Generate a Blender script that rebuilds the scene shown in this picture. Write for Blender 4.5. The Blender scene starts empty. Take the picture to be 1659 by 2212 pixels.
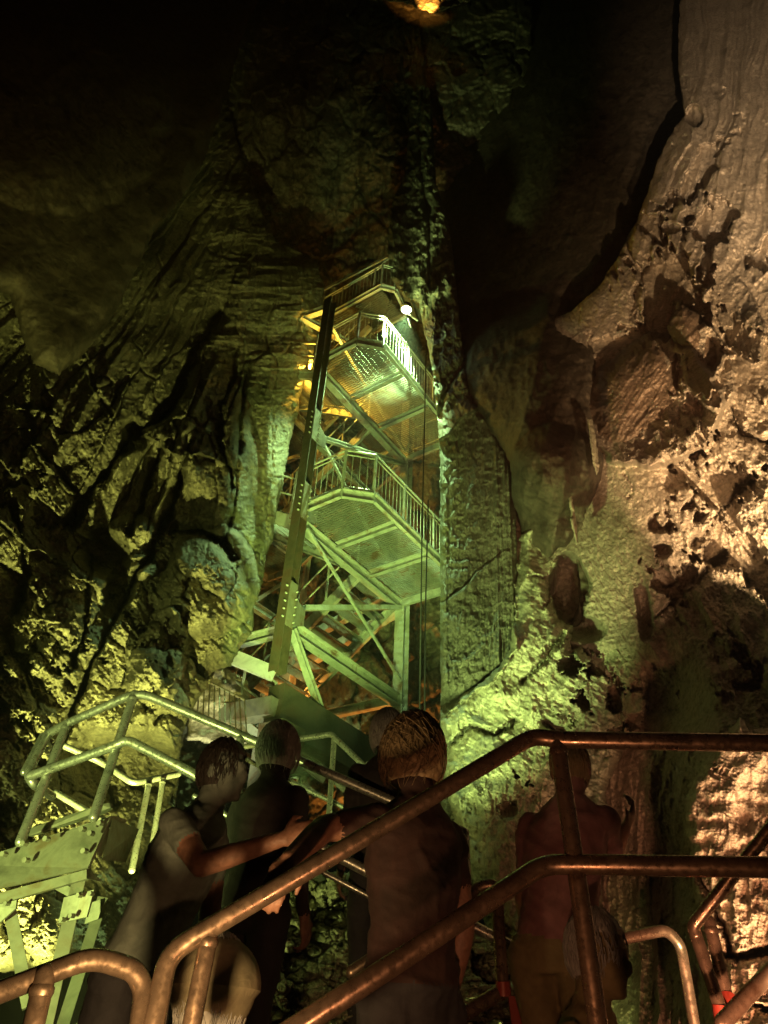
import bpy, bmesh, math, random
import numpy as np
from mathutils import Vector, Matrix
random.seed(7)
C = bpy.context.scene.collection
sc = bpy.context.scene

# ------------------------------------------------------------------ camera
F = 1536.0; CX, CY = 829.5, 1106.0
PITCH = math.radians(38.1); ROLL = math.radians(2.9)
CAM = np.array([0, 0, 1.6])
fw = np.array([0, math.cos(PITCH), math.sin(PITCH)])
_r = np.array([1., 0, 0]); _u = np.array([0, -math.sin(PITCH), math.cos(PITCH)])
rt = math.cos(ROLL) * _r + math.sin(ROLL) * _u
up = -math.sin(ROLL) * _r + math.cos(ROLL) * _u
cam = bpy.data.objects.new('camera', bpy.data.cameras.new('camera')); C.objects.link(cam)
cam.data.sensor_fit = 'VERTICAL'; cam.data.sensor_height = 36; cam.data.lens = 36 * F / 2212
cam.data.clip_end = 400; cam.data.clip_start = .05
cam.matrix_world = Matrix(((rt[0], up[0], -fw[0], 0), (rt[1], up[1], -fw[1], 0), (rt[2], up[2], -fw[2], 1.6), (0, 0, 0, 1)))
sc.camera = cam

def ray(x, y):
    return fw + rt * ((x - CX) / F) + up * ((CY - y) / F)
def PD(x, y, z):                       # point at camera depth z
    return Vector(CAM + ray(x, y) * z)
def PY(x, y, Y):                       # point on the vertical plane at distance Y
    d = ray(x, y); return Vector(CAM + d * (Y / d[1]))

# ------------------------------------------------------------------ tags
def tag(o, label=None, cat=None, group=None, kind=None):
    if label: o['label'] = label
    if cat: o['category'] = cat
    if group: o['group'] = group
    if kind: o['kind'] = kind
    return o
def empty(name, loc, label, cat, group=None):
    o = bpy.data.objects.new(name, None); C.objects.link(o); o.location = loc
    return tag(o, label, cat, group)
def link(name, me, mat, parent=None, smooth=False):
    o = bpy.data.objects.new(name, me); C.objects.link(o)
    if mat is not None:
        for m in (mat if isinstance(mat, (list, tuple)) else [mat]): me.materials.append(m)
    if parent is not None:
        o.parent = parent; o.matrix_parent_inverse = Matrix.Translation(parent.location).inverted() if parent.parent is None else Matrix.Identity(4)
    if smooth: me.polygons.foreach_set('use_smooth', [True] * len(me.polygons))
    return o
class MB:
    def __init__(s): s.bm = bmesh.new()
    def build(s, name, mat, parent=None, smooth=False):
        bmesh.ops.recalc_face_normals(s.bm, faces=s.bm.faces[:])
        me = bpy.data.meshes.new(name); s.bm.to_mesh(me); s.bm.free()
        o = link(name, me, mat, parent, False)
        if smooth:
            me.polygons.foreach_set('use_smooth', [True] * len(me.polygons))
            try: me.set_sharp_from_angle(angle=math.radians(40))
            except Exception: pass
        return o
    def hexa(s, P):
        v = [s.bm.verts.new(p) for p in P]
        for f in ((0,1,2,3),(7,6,5,4),(0,4,5,1),(1,5,6,2),(2,6,7,3),(3,7,4,0)):
            s.bm.faces.new([v[i] for i in f])
    def bar(s, p, q, w, h, upv=(0,0,1), off=(0,0)):      # box section from p to q
        p = Vector(p); q = Vector(q); d = (q - p).normalized(); u = Vector(upv)
        side = d.cross(u)
        if side.length < 1e-4: side = d.cross(Vector((1,0,0)))
        side.normalize(); u = side.cross(d).normalized()
        o = side * off[0] + u * off[1]
        c = [(-1,-1),(1,-1),(1,1),(-1,1)]
        s.hexa([p + o + side*(a*w/2) + u*(b*h/2) for a, b in c] + [q + o + side*(a*w/2) + u*(b*h/2) for a, b in c])
    def ibeam(s, p, q, w, h, t=.014, upv=(0,0,1)):
        s.bar(p, q, w, t, upv, (0, h/2 - t/2)); s.bar(p, q, w, t, upv, (0, -h/2 + t/2)); s.bar(p, q, t, h - 2*t, upv)
    def channel(s, p, q, w, h, t=.012, upv=(0,0,1), sgn=1):
        s.bar(p, q, t, h, upv, (0, 0)); s.bar(p, q, w, t, upv, (sgn*(w/2+t/2), h/2 - t/2)); s.bar(p, q, w, t, upv, (sgn*(w/2+t/2), -h/2 + t/2))
    def tube(s, pts, r, n=12, closed_ends=True):
        pts = [Vector(p) for p in pts]
        rings = []
        t0 = (pts[1] - pts[0]).normalized(); ref = Vector((0,0,1)) if abs(t0.z) < .9 else Vector((1,0,0))
        nrm = t0.cross(ref).normalized()
        for i, p in enumerate(pts):
            if i == 0: t = (pts[1]-pts[0]).normalized()
            elif i == len(pts)-1: t = (pts[-1]-pts[-2]).normalized()
            else: t = ((pts[i+1]-p).normalized() + (p-pts[i-1]).normalized()).normalized()
            nrm = (nrm - t * nrm.dot(t)).normalized(); bn = t.cross(nrm)
            rr = r[i] if isinstance(r, (list, tuple)) else r
            rings.append([s.bm.verts.new(p + (nrm*math.cos(2*math.pi*k/n) + bn*math.sin(2*math.pi*k/n))*rr) for k in range(n)])
        for a, b in zip(rings, rings[1:]):
            for k in range(n): s.bm.faces.new((a[k], a[(k+1)%n], b[(k+1)%n], b[k]))
        if closed_ends:
            s.bm.faces.new(rings[0][::-1]); s.bm.faces.new(rings[-1])
    def ball(s, c, r, n=10):
        bmesh.ops.create_uvsphere(s.bm, u_segments=n, v_segments=n//2+2, radius=r, matrix=Matrix.Translation(Vector(c)))
    def prism(s, poly, dvec):
        a = [s.bm.verts.new(Vector(p)) for p in poly]; b = [s.bm.verts.new(Vector(p) + Vector(dvec)) for p in poly]
        s.bm.faces.new(a); s.bm.faces.new(b[::-1])
        for i in range(len(a)): s.bm.faces.new((a[i], a[(i+1)%len(a)], b[(i+1)%len(a)], b[i]))

def bend(pts, rad=.09, n=5):               # round the corners of a pipe run
    pts = [Vector(p) for p in pts]; out = [pts[0]]
    for i in range(1, len(pts)-1):
        a, b, c = pts[i-1], pts[i], pts[i+1]
        r1 = min(rad, (a-b).length*.45, (c-b).length*.45)
        p0 = b + (a-b).normalized()*r1; p2 = b + (c-b).normalized()*r1
        for k in range(n+1):
            t = k/n; out.append(p0*(1-t)**2 + b*2*t*(1-t) + p2*t*t)
    out.append(pts[-1]); return out

# ------------------------------------------------------------------ materials
def newmat(name):
    m = bpy.data.materials.new(name); m.use_nodes = True
    nt = m.node_tree; b = nt.nodes['Principled BSDF']; return m, nt, b
def N(nt, t, **kw):
    n = nt.nodes.new(t)
    for k, v in kw.items():
        if k.startswith('i_'): n.inputs[k[2:].replace('_', ' ')].default_value = v
        else: setattr(n, k, v)
    return n
def ramp(nt, fac, stops):
    r = nt.nodes.new('ShaderNodeValToRGB'); e = r.color_ramp.elements
    while len(e) < len(stops): e.new(.5)
    for i, (p, c) in enumerate(stops):
        e[i].position = p; e[i].color = (*c, 1) if len(c) == 3 else c
    nt.links.new(fac, r.inputs[0]); return r.outputs[0]
def rockmat(name, dark, mid, pale, rough=.7, scale=1.0, stretch=(1,1,1), bump=.5, spec=.35, stain=.55, rot=(0,0,0), fine=9):
    m, nt, b = newmat(name); L = nt.links.new
    tc = N(nt, 'ShaderNodeTexCoord'); mp = N(nt, 'ShaderNodeMapping'); L(tc.outputs['Object'], mp.inputs[0])
    mp.inputs['Scale'].default_value = stretch; mp.inputs['Rotation'].default_value = rot
    n1 = N(nt, 'ShaderNodeTexNoise', i_Scale=.9*scale, i_Detail=12, i_Roughness=.68, i_Distortion=.8); L(mp.outputs[0], n1.inputs['Vector'])
    n2 = N(nt, 'ShaderNodeTexNoise', i_Scale=fine*scale, i_Detail=10, i_Roughness=.7, i_Distortion=.3); L(mp.outputs[0], n2.inputs['Vector'])
    n3 = N(nt, 'ShaderNodeTexNoise', i_Scale=2.6*scale, i_Detail=8, i_Roughness=.62, i_Distortion=1.5); L(mp.outputs[0], n3.inputs['Vector'])
    c1 = ramp(nt, n1.outputs[0], [(.3, dark), (.48, mid), (.64, mid), (.75, pale)])
    c2 = ramp(nt, n3.outputs[0], [(.34, tuple(x*.35 for x in dark)), (.46, tuple(x*.9 for x in mid)), (.58, mid), (.68, pale)])
    mx = N(nt, 'ShaderNodeMixRGB', i_Fac=stain); L(c1, mx.inputs[1]); L(c2, mx.inputs[2])
    sp = ramp(nt, n2.outputs[0], [(.36, (.42,.4,.38)), (.52, (1,1,1)), (.66, (1.25,1.22,1.15))])
    mu = N(nt, 'ShaderNodeMixRGB', blend_type='MULTIPLY', i_Fac=.8); L(mx.outputs[0], mu.inputs[1]); L(sp, mu.inputs[2])
    L(mu.outputs[0], b.inputs['Base Color'])
    bp = N(nt, 'ShaderNodeBump', i_Strength=bump, i_Distance=.06/scale); L(n2.outputs[0], bp.inputs['Height'])
    n4 = N(nt, 'ShaderNodeTexNoise', i_Scale=34*scale, i_Detail=6, i_Roughness=.65); L(mp.outputs[0], n4.inputs['Vector'])
    bp2 = N(nt, 'ShaderNodeBump', i_Strength=bump*.8, i_Distance=.015/scale); L(n4.outputs[0], bp2.inputs['Height']); L(bp.outputs[0], bp2.inputs['Normal'])
    L(bp2.outputs[0], b.inputs['Normal'])
    rr = ramp(nt, n3.outputs[0], [(.3, (rough-.2,)*3), (.7, (rough+.15,)*3)]); L(rr, b.inputs['Roughness'])
    b.inputs['Specular IOR Level'].default_value = spec
    return m
def metalmat(name, col, rough=.4, metal=.0, rust=None, rustamt=.35, scale=6, bump=.15, drip=False):
    m, nt, b = newmat(name); L = nt.links.new
    tc = N(nt, 'ShaderNodeTexCoord')
    n1 = N(nt, 'ShaderNodeTexNoise', i_Scale=scale, i_Detail=10, i_Roughness=.65, i_Distortion=.6); L(tc.outputs['Object'], n1.inputs['Vector'])
    n2 = N(nt, 'ShaderNodeTexNoise', i_Scale=scale*7, i_Detail=6); L(tc.outputs['Object'], n2.inputs['Vector'])
    a = tuple(x*.62 for x in col)
    c = ramp(nt, n1.outputs[0], [(.35, a), (.5, col), (.7, tuple(min(1, x*1.18) for x in col))])
    if rust:
        f = ramp(nt, n1.outputs[0], [(1-rustamt-.12 if rustamt < .6 else .4, (0,0,0)), (1-rustamt+.0 if rustamt < .6 else .55, (1,1,1))])
        mx = N(nt, 'ShaderNodeMixRGB'); L(f, mx.inputs[0]); L(c, mx.inputs[1]); mx.inputs[2].default_value = (*rust, 1); c = mx.outputs[0]
    L(c, b.inputs['Base Color'])
    rr = ramp(nt, n2.outputs[0], [(.3, (rough-.1,)*3), (.7, (rough+.2,)*3)]); L(rr, b.inputs['Roughness'])
    b.inputs['Metallic'].default_value = metal
    bp = N(nt, 'ShaderNodeBump', i_Strength=bump, i_Distance=.004); L(n2.outputs[0], bp.inputs['Height']); L(bp.outputs[0], b.inputs['Normal'])
    return m
def cloth(name, col, rough=.85, scale=14):
    m, nt, b = newmat(name); L = nt.links.new
    tc = N(nt, 'ShaderNodeTexCoord')
    n1 = N(nt, 'ShaderNodeTexNoise', i_Scale=scale, i_Detail=8, i_Roughness=.6, i_Distortion=.5); L(tc.outputs['Object'], n1.inputs['Vector'])
    L(ramp(nt, n1.outputs[0], [(.35, tuple(x*.65 for x in col)), (.65, col)]), b.inputs['Base Color'])
    bp = N(nt, 'ShaderNodeBump', i_Strength=.5, i_Distance=.012); L(n1.outputs[0], bp.inputs['Height']); L(bp.outputs[0], b.inputs['Normal'])
    b.inputs['Roughness'].default_value = rough; return m
def emit(name, col, s):
    m, nt, b = newmat(name); b.inputs['Emission Color'].default_value = (*col, 1); b.inputs['Emission Strength'].default_value = s
    b.inputs['Base Color'].default_value = (0,0,0,1); return m

M = {}
M['left'] = rockmat('limestone_left', (.06,.05,.035), (.2,.175,.12), (.4,.36,.25), rough=.62, scale=1.0, stretch=(1,1,1.0), bump=.8, stain=.6)
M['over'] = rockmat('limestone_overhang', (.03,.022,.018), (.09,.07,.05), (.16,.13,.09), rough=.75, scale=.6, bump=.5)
M['back'] = rockmat('limestone_back', (.05,.045,.035), (.2,.17,.13), (.4,.36,.28), rough=.6, scale=.9, bump=.8)
M['pillar'] = rockmat('limestone_pillar', (.07,.065,.045), (.16,.15,.11), (.34,.32,.24), rough=.6, scale=1.6, stretch=(2.0,2.0,.55), bump=.9, stain=.4, fine=14)
M['flow'] = rockmat('flowstone', (.13,.11,.07), (.36,.33,.24), (.6,.56,.42), rough=.5, scale=1.3, bump=.7, spec=.5)
M['right'] = rockmat('limestone_right', (.16,.125,.09), (.34,.28,.22), (.5,.43,.35), rough=.6, scale=1.2, bump=.8, spec=.4, stain=.35, fine=12)
M['drape'] = rockmat('rippled_flowstone', (.27,.21,.16), (.36,.29,.22), (.5,.43,.35), rough=.55, scale=1.4, bump=.6, stain=.3, fine=12)
M['rubble'] = rockmat('rubble_rock', (.12,.11,.07), (.33,.31,.22), (.55,.52,.4), rough=.6, scale=2.2, bump=.7)
M['floor'] = rockmat('floor_rock', (.03,.025,.02), (.08,.065,.05), (.14,.12,.09), rough=.8, scale=1.5)
M['steel'] = metalmat('galvanised_steel', (.38,.38,.34), .42, .25, rust=(.17,.09,.05), rustamt=.33, scale=2.5)
M['steeldk'] = metalmat('dull_steel', (.17,.155,.12), .5, .2, rust=(.1,.06,.035), rustamt=.4, scale=2)
M['steelcol'] = metalmat('brown_steel', (.07,.055,.035), .5, .2, rust=(.07,.04,.025), rustamt=.4, scale=2)
M['grate'] = metalmat('grating_steel', (.2,.2,.17), .5, .3, rust=(.15,.09,.05), rustamt=.35, scale=2)
M['pipe_g'] = metalmat('galvanised_pipe', (.42,.42,.38), .3, .75, rust=(.2,.14,.08), rustamt=.3, scale=9)
M['pipe_b'] = metalmat('worn_painted_pipe', (.26,.19,.14), .27, .8, rust=(.15,.09,.055), rustamt=.3, scale=7, bump=.15)
M['pipe_r'] = metalmat('red_painted_steel', (.22,.03,.02), .4, .1, rust=(.2,.03,.02), rustamt=.3, scale=12)
M['plate'] = metalmat('painted_plate', (.26,.26,.2), .42, .3, rust=(.2,.16,.1), rustamt=.36, scale=4, bump=.3)
M['cable'] = metalmat('black_cable', (.02,.02,.02), .6, 0, scale=10)
M['skin'] = cloth('skin', (.24,.125,.085), .55, 30)
M['hairgrey'] = cloth('grey_hair', (.34,.34,.33), .6, 40)
M['hairbrown'] = cloth('light_brown_hair', (.28,.2,.11), .6, 40)
M['hairdark'] = cloth('dark_hair', (.03,.025,.02), .6, 40)
M['pink'] = cloth('pink_cotton', (.27,.13,.14))
M['olive'] = cloth('olive_cotton', (.2,.16,.08))
M['dark'] = cloth('dark_cotton', (.02,.016,.016))
M['mint'] = cloth('pale_green_cotton', (.16,.2,.17))
M['cream'] = cloth('cream_cotton', (.25,.22,.14))
M['maroon'] = cloth('maroon_cotton', (.03,.012,.01))
M['trouser'] = cloth('trouser_cloth', (.02,.02,.025))
M['rubber'] = metalmat('black_rubber', (.02,.02,.02), .7)

# ------------------------------------------------------------------ noise
_rs = np.random.RandomState(11); _H = _rs.permutation(4096).astype(np.int64); _V = _rs.rand(4096).astype(np.float32)
def _h(i, j, k): return _V[_H[(_H[(_H[i & 4095] + j) & 4095] + k) & 4095]]
def vn(x, y, z=0.0):
    xi = np.floor(x).astype(np.int64); yi = np.floor(y).astype(np.int64); z = np.broadcast_to(z, np.shape(x)); zi = np.floor(z).astype(np.int64)
    fx = x - xi; fy = y - yi; fz = z - zi
    fx = fx*fx*fx*(fx*(fx*6-15)+10); fy = fy*fy*fy*(fy*(fy*6-15)+10); fz = fz*fz*(3-2*fz)
    def l(a, b, t): return a + (b - a)*t
    a = l(l(_h(xi,yi,zi), _h(xi+1,yi,zi), fx), l(_h(xi,yi+1,zi), _h(xi+1,yi+1,zi), fx), fy)
    b = l(l(_h(xi,yi,zi+1), _h(xi+1,yi,zi+1), fx), l(_h(xi,yi+1,zi+1), _h(xi+1,yi+1,zi+1), fx), fy)
    return l(a, b, fz)
def fbm(x, y, s=0, o=5, g=.5):
    t = 0; a = 1; n = 0
    for i in range(o):
        c, d = math.cos(.6*i), math.sin(.6*i)
        t = t + a*(vn((x*c - y*d)*2.03**i + 17.3*i, (x*d + y*c)*2.03**i + 5.1*i, s + i*3.7) - .5); n += a; a *= g
    return t/n*2
def ridged(x, y, s=0, o=5, g=.5):
    t = 0; a = 1; n = 0
    for i in range(o):
        c, d = math.cos(.5*i), math.sin(.5*i)
        v = 1 - np.abs(2*vn((x*c - y*d)*2.1**i + 9.3*i, (x*d + y*c)*2.1**i, s + i*2.9) - 1); t = t + a*v*v; n += a; a *= g
    return t/n
def worley(x, y, s=0):
    xi = np.floor(x).astype(np.int64); yi = np.floor(y).astype(np.int64)
    f1 = np.full(x.shape, 9.); f2 = np.full(x.shape, 9.); idv = np.zeros(x.shape)
    for i in (-1,0,1):
        for j in (-1,0,1):
            a = xi+i; b = yi+j
            px = a + .1 + .8*_h(a, b, np.int64(s)); py = b + .1 + .8*_h(a, b, np.int64(s+50))
            d = np.hypot(px-x, py-y); v = _h(a, b, np.int64(s+99))
            n = d < f1; f2 = np.where(n, f1, np.minimum(f2, d)); idv = np.where(n, v, idv); f1 = np.where(n, d, f1)
    return f1, f2, idv
def terrace(v, k, sharp=.15):
    t = v*k; f = np.floor(t); r = t - f
    return (f + np.clip(r/sharp, 0, 1)**2*(3-2*np.clip(r/sharp,0,1)))/k
def sm(v, a, b):
    t = np.clip((v-a)/(b-a), 0, 1); return t*t*(3-2*t)
def G(x, y, cx, cy, rx, ry, rot=0):
    c, s = math.cos(rot), math.sin(rot); u = (x-cx)*c + (y-cy)*s; v = -(x-cx)*s + (y-cy)*c
    return np.exp(-(u/rx)**2 - (v/ry)**2)
def bulb(x, y, cx, cy, rx, ry, rot=0, p=.5, jt=.22):
    R_ = min(rx, ry); Q = max(rx, ry)*1.3; r_ = np.zeros(x.shape); m = (np.abs(x-cx) < Q) & (np.abs(y-cy) < Q)
    if not m.any(): return r_
    x = x[m]; y = y[m]; x0 = x; x = x + jt*R_*fbm(x/(R_*.9), y/(R_*.9), cx*.01, 5, .6); y = y + jt*R_*fbm(x0/(R_*.9) + 7, y/(R_*.9), cy*.01, 5, .6)
    c, s = math.cos(rot), math.sin(rot); u = (x-cx)*c + (y-cy)*s; v = -(x-cx)*s + (y-cy)*c
    r_[m] = sm(np.clip(1 - (u/rx)**2 - (v/ry)**2, 0, 1)**p, 0, 1); return r_
def pline(x, y, pts):
    d = np.full(x.shape, 1e9); side = np.zeros(x.shape)
    for (x0,y0),(x1,y1) in zip(pts, pts[1:]):
        dx, dy = x1-x0, y1-y0; L2 = dx*dx+dy*dy
        t = np.clip(((x-x0)*dx + (y-y0)*dy)/L2, 0, 1); q = np.hypot(x-x0-t*dx, y-y0-t*dy)
        cr = dx*(y-y0) - dy*(x-x0)
        n = q < d; d = np.where(n, q, d); side = np.where(n, np.sign(cr), side)
    return d, side
def inside(x, y, poly):
    r = np.zeros(x.shape, bool)
    for (x0,y0),(x1,y1) in zip(poly, poly[1:]+poly[:1]):
        c = ((y0 > y) != (y1 > y))
        with np.errstate(divide='ignore', invalid='ignore'):
            r ^= c & (x < (x1-x0)*(y-y0)/(y1-y0 if y1 != y0 else 1e-9) + x0)
    return r
def tps(cp):
    P = np.array([(a/500., b/500.) for a, b, c in cp]); v = np.array([c for a, b, c in cp], float); n = len(P)
    def k(r2): return np.where(r2 > 1e-12, .5*r2*np.log(r2 + 1e-12), 0)
    A = np.zeros((n+3, n+3)); r2 = ((P[:,None]-P[None])**2).sum(2); A[:n,:n] = k(r2) + np.eye(n)*.02
    A[:n,n] = 1; A[:n,n+1:] = P; A[n,:n] = 1; A[n+1:,:n] = P.T
    w = np.linalg.solve(A, np.r_[v, 0,0,0])
    def f(x, y):
        X = x/500.; Y = y/500.; o = w[n] + w[n+1]*X + w[n+2]*Y
        for i in range(n): o = o + w[i]*k((X-P[i,0])**2 + (Y-P[i,1])**2)
        return o
    return f

def mass(name, poly, cps, step, dispf, mat, label, cat='rock', edge=(60, 1.2), jag=(14, 40), thick=3.0, kind=None, seed=0):
    xs0 = min(p[0] for p in poly) - 10; xs1 = max(p[0] for p in poly) + 10; ys0 = min(p[1] for p in poly) - 10; ys1 = max(p[1] for p in poly) + 10
    x, y = np.meshgrid(np.arange(xs0, xs1, step, dtype=float), np.arange(ys0, ys1, step, dtype=float))
    jx = x + jag[0]*fbm(x/jag[1], y/jag[1], seed+.5, 5, .6); jy = y + jag[0]*fbm(x/jag[1]+40, y/jag[1], seed+.9, 5, .6)
    d, _ = pline(jx, jy, poly + poly[:1]); d = np.where(inside(jx, jy, poly), d, -d)
    Yb = tps(cps)(x, y)
    D = dispf(x, y, d)
    w, R = edge; e = np.clip(1 - d/w, 0, 1); D = D - R*(1 - np.sqrt(np.clip(1 - e*e, 0, 1)))
    keep = d >= 0
    vx = (x-CX)/F; vy = (CY-y)/F
    dirs = fw[None,None] + rt[None,None]*vx[...,None] + up[None,None]*vy[...,None]
    ln = np.linalg.norm(dirs, axis=2)
    s = np.maximum(Yb/dirs[...,1], .5) - D/ln
    P = CAM + dirs*s[...,None]
    h, wd = x.shape
    idx = -np.ones(x.shape, np.int64); idx[keep] = np.arange(keep.sum())
    q = keep[:-1,:-1] & keep[1:,:-1] & keep[1:,1:] & keep[:-1,1:]
    f = np.stack([idx[:-1,:-1][q], idx[1:,:-1][q], idx[1:,1:][q], idx[:-1,1:][q]], 1)
    V = P[keep]; Dk = (dirs/ln[...,None])[keep]
    # boundary loop -> side walls going back into the rock
    e1 = np.concatenate([f[:,[0,1]], f[:,[1,2]], f[:,[2,3]], f[:,[3,0]]]); key = np.sort(e1, 1); kk = key[:,0]*10**7 + key[:,1]
    un, inv, cnt = np.unique(kk, return_inverse=True, return_counts=True); be = e1[cnt[inv] == 1]
    bv = np.unique(be); mp = -np.ones(len(V), np.int64); n0 = len(V); faces = [f]; prev = np.arange(len(V)); add = []
    px = x[keep]; py = y[keep]; cxm = (px.mean(), py.mean()); vb = V[bv]
    cen = V.mean(0)
    cur = {}
    m0 = np.arange(len(V)); last = m0
    for kstep in range(1, 4):
        t = thick*kstep/3
        nb = vb + Dk[bv]*t + (cen - vb)*(.05*kstep*kstep)*.5
        mp = -np.ones(n0, np.int64); mp[bv] = len(V) + sum(len(a) for a in add) + np.arange(len(bv))
        faces.append(np.stack([be[:,1] if kstep == 1 else last[be[:,1]], be[:,0] if kstep == 1 else last[be[:,0]], mp[be[:,0]], mp[be[:,1]]], 1))
        add.append(nb); last = mp
    V = np.concatenate([V] + add); f = np.concatenate(faces)
    used = np.unique(f); rm = -np.ones(len(V), np.int64); rm[used] = np.arange(len(used)); V = V[used]; f = rm[f]
    me = bpy.data.meshes.new(name); me.vertices.add(len(V)); me.vertices.foreach_set('co', V.astype(np.float32).ravel())
    me.loops.add(f.size); me.loops.foreach_set('vertex_index', f.astype(np.int32).ravel())
    me.polygons.add(len(f)); me.polygons.foreach_set('loop_start', np.arange(0, f.size, 4, dtype=np.int32)); me.polygons.foreach_set('loop_total', np.full(len(f), 4, np.int32))
    me.update(calc_edges=True); me.validate()
    me.polygons.foreach_set('use_smooth', [True]*len(me.polygons))
    o = link(name, me, mat)
    if kind: tag(o, label, kind=kind)
    else: tag(o, label, cat)
    return o

def cracks(x, y, lst, j=5, seed=3):
    j *= 2.2; X = x + j*fbm(x/34, y/34, seed, 6, .68); Y = y + j*fbm(x/34+9, y/34, seed+1, 6, .68); D = 0
    wv = .35 + 1.3*vn(x/40, y/40, seed+2)
    for pts, w, a in lst:
        x0 = min(p[0] for p in pts)-w*4; x1 = max(p[0] for p in pts)+w*4; y0 = min(p[1] for p in pts)-w*4; y1 = max(p[1] for p in pts)+w*4
        m = (x > x0) & (x < x1) & (y > y0) & (y < y1)
        r = np.zeros(x.shape); d, s = pline(X[m], Y[m], pts); r[m] = np.exp(-(d/(w*wv[m]))**2)*a*(.4+.6*wv[m]) + s*a*.16*np.exp(-d/(w*3)); D = D - r
    return D
def ridges(x, y, lst, j=6, seed=8):          # (points, width, height): sharp on one side, sloping on the other
    j *= 2
    X = x + j*fbm(x/30, y/30, seed, 4); Y = y + j*fbm(x/30+9, y/30, seed+1, 4); D = 0
    for pts, w, a in lst:
        aa = abs(w); m = (x > min(p[0] for p in pts)-aa*2) & (x < max(p[0] for p in pts)+aa*2) & (y > min(p[1] for p in pts)-aa*2) & (y < max(p[1] for p in pts)+aa*2)
        r = np.zeros(x.shape); d, s = pline(X[m], Y[m], pts); s = s*np.sign(w)
        r[m] = a*np.where(s > 0, np.clip(1-d/aa, 0, 1)**1.5, np.clip(1-d/(aa*.16), 0, 1)); D = D + r
    return D

# ------------------------------------------------------------------ rock masses
def d_back(x, y, d):
    u = x*.94 + y*.34; v = -x*.34 + y*.94
    D = .9*fbm(x/170, y/210, 1, 5, .5) + .8*ridged(u/90, v/130, 2, 5, .55)
    D += terrace(fbm(x/120, y/80, 6, 4), 5, .2)*.7
    D += .35*ridged(x/34, y/44, 12, 4, .55)
    f1, f2, i = worley(x/70 + .3*fbm(x/40, y/40, 3, 3), y/110 + .3*fbm(x/40, y/40, 4, 3), 5)
    D += (i-.5)*.7 - .35*np.exp(-((f2-f1)/.07)**2)
    D += 1.2*sm(y, 620, 60)*bulb(x, y, 620, 330, 120, 180) + 1.0*bulb(x, y, 830, 380, 60, 200)
    D += cracks(x, y, [([(770,380),(800,450),(850,500)], 4, .5), ([(880,1540),(960,1500)], 5, .5), ([(870,1330),(960,1290)],4,.3), ([(880,1440),(960,1400)],4,.4)])
    return D
mass('cave_wall', [(380,-250),(1150,-250),(1150,1800),(380,1800)],
     [(450,1600,17.5),(1000,1600,17),(450,900,18),(1000,900,16.8),(700,560,16.5),(900,560,15.6),(700,300,14),(900,300,13.5),(700,0,12.5),(900,0,12.5),(500,0,11.5),(500,300,13)],
     2.6, d_back, M['back'], 'rough limestone wall at the back of the shaft behind the steel stair tower', 'cave wall', edge=(30,.5), thick=2)

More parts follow.
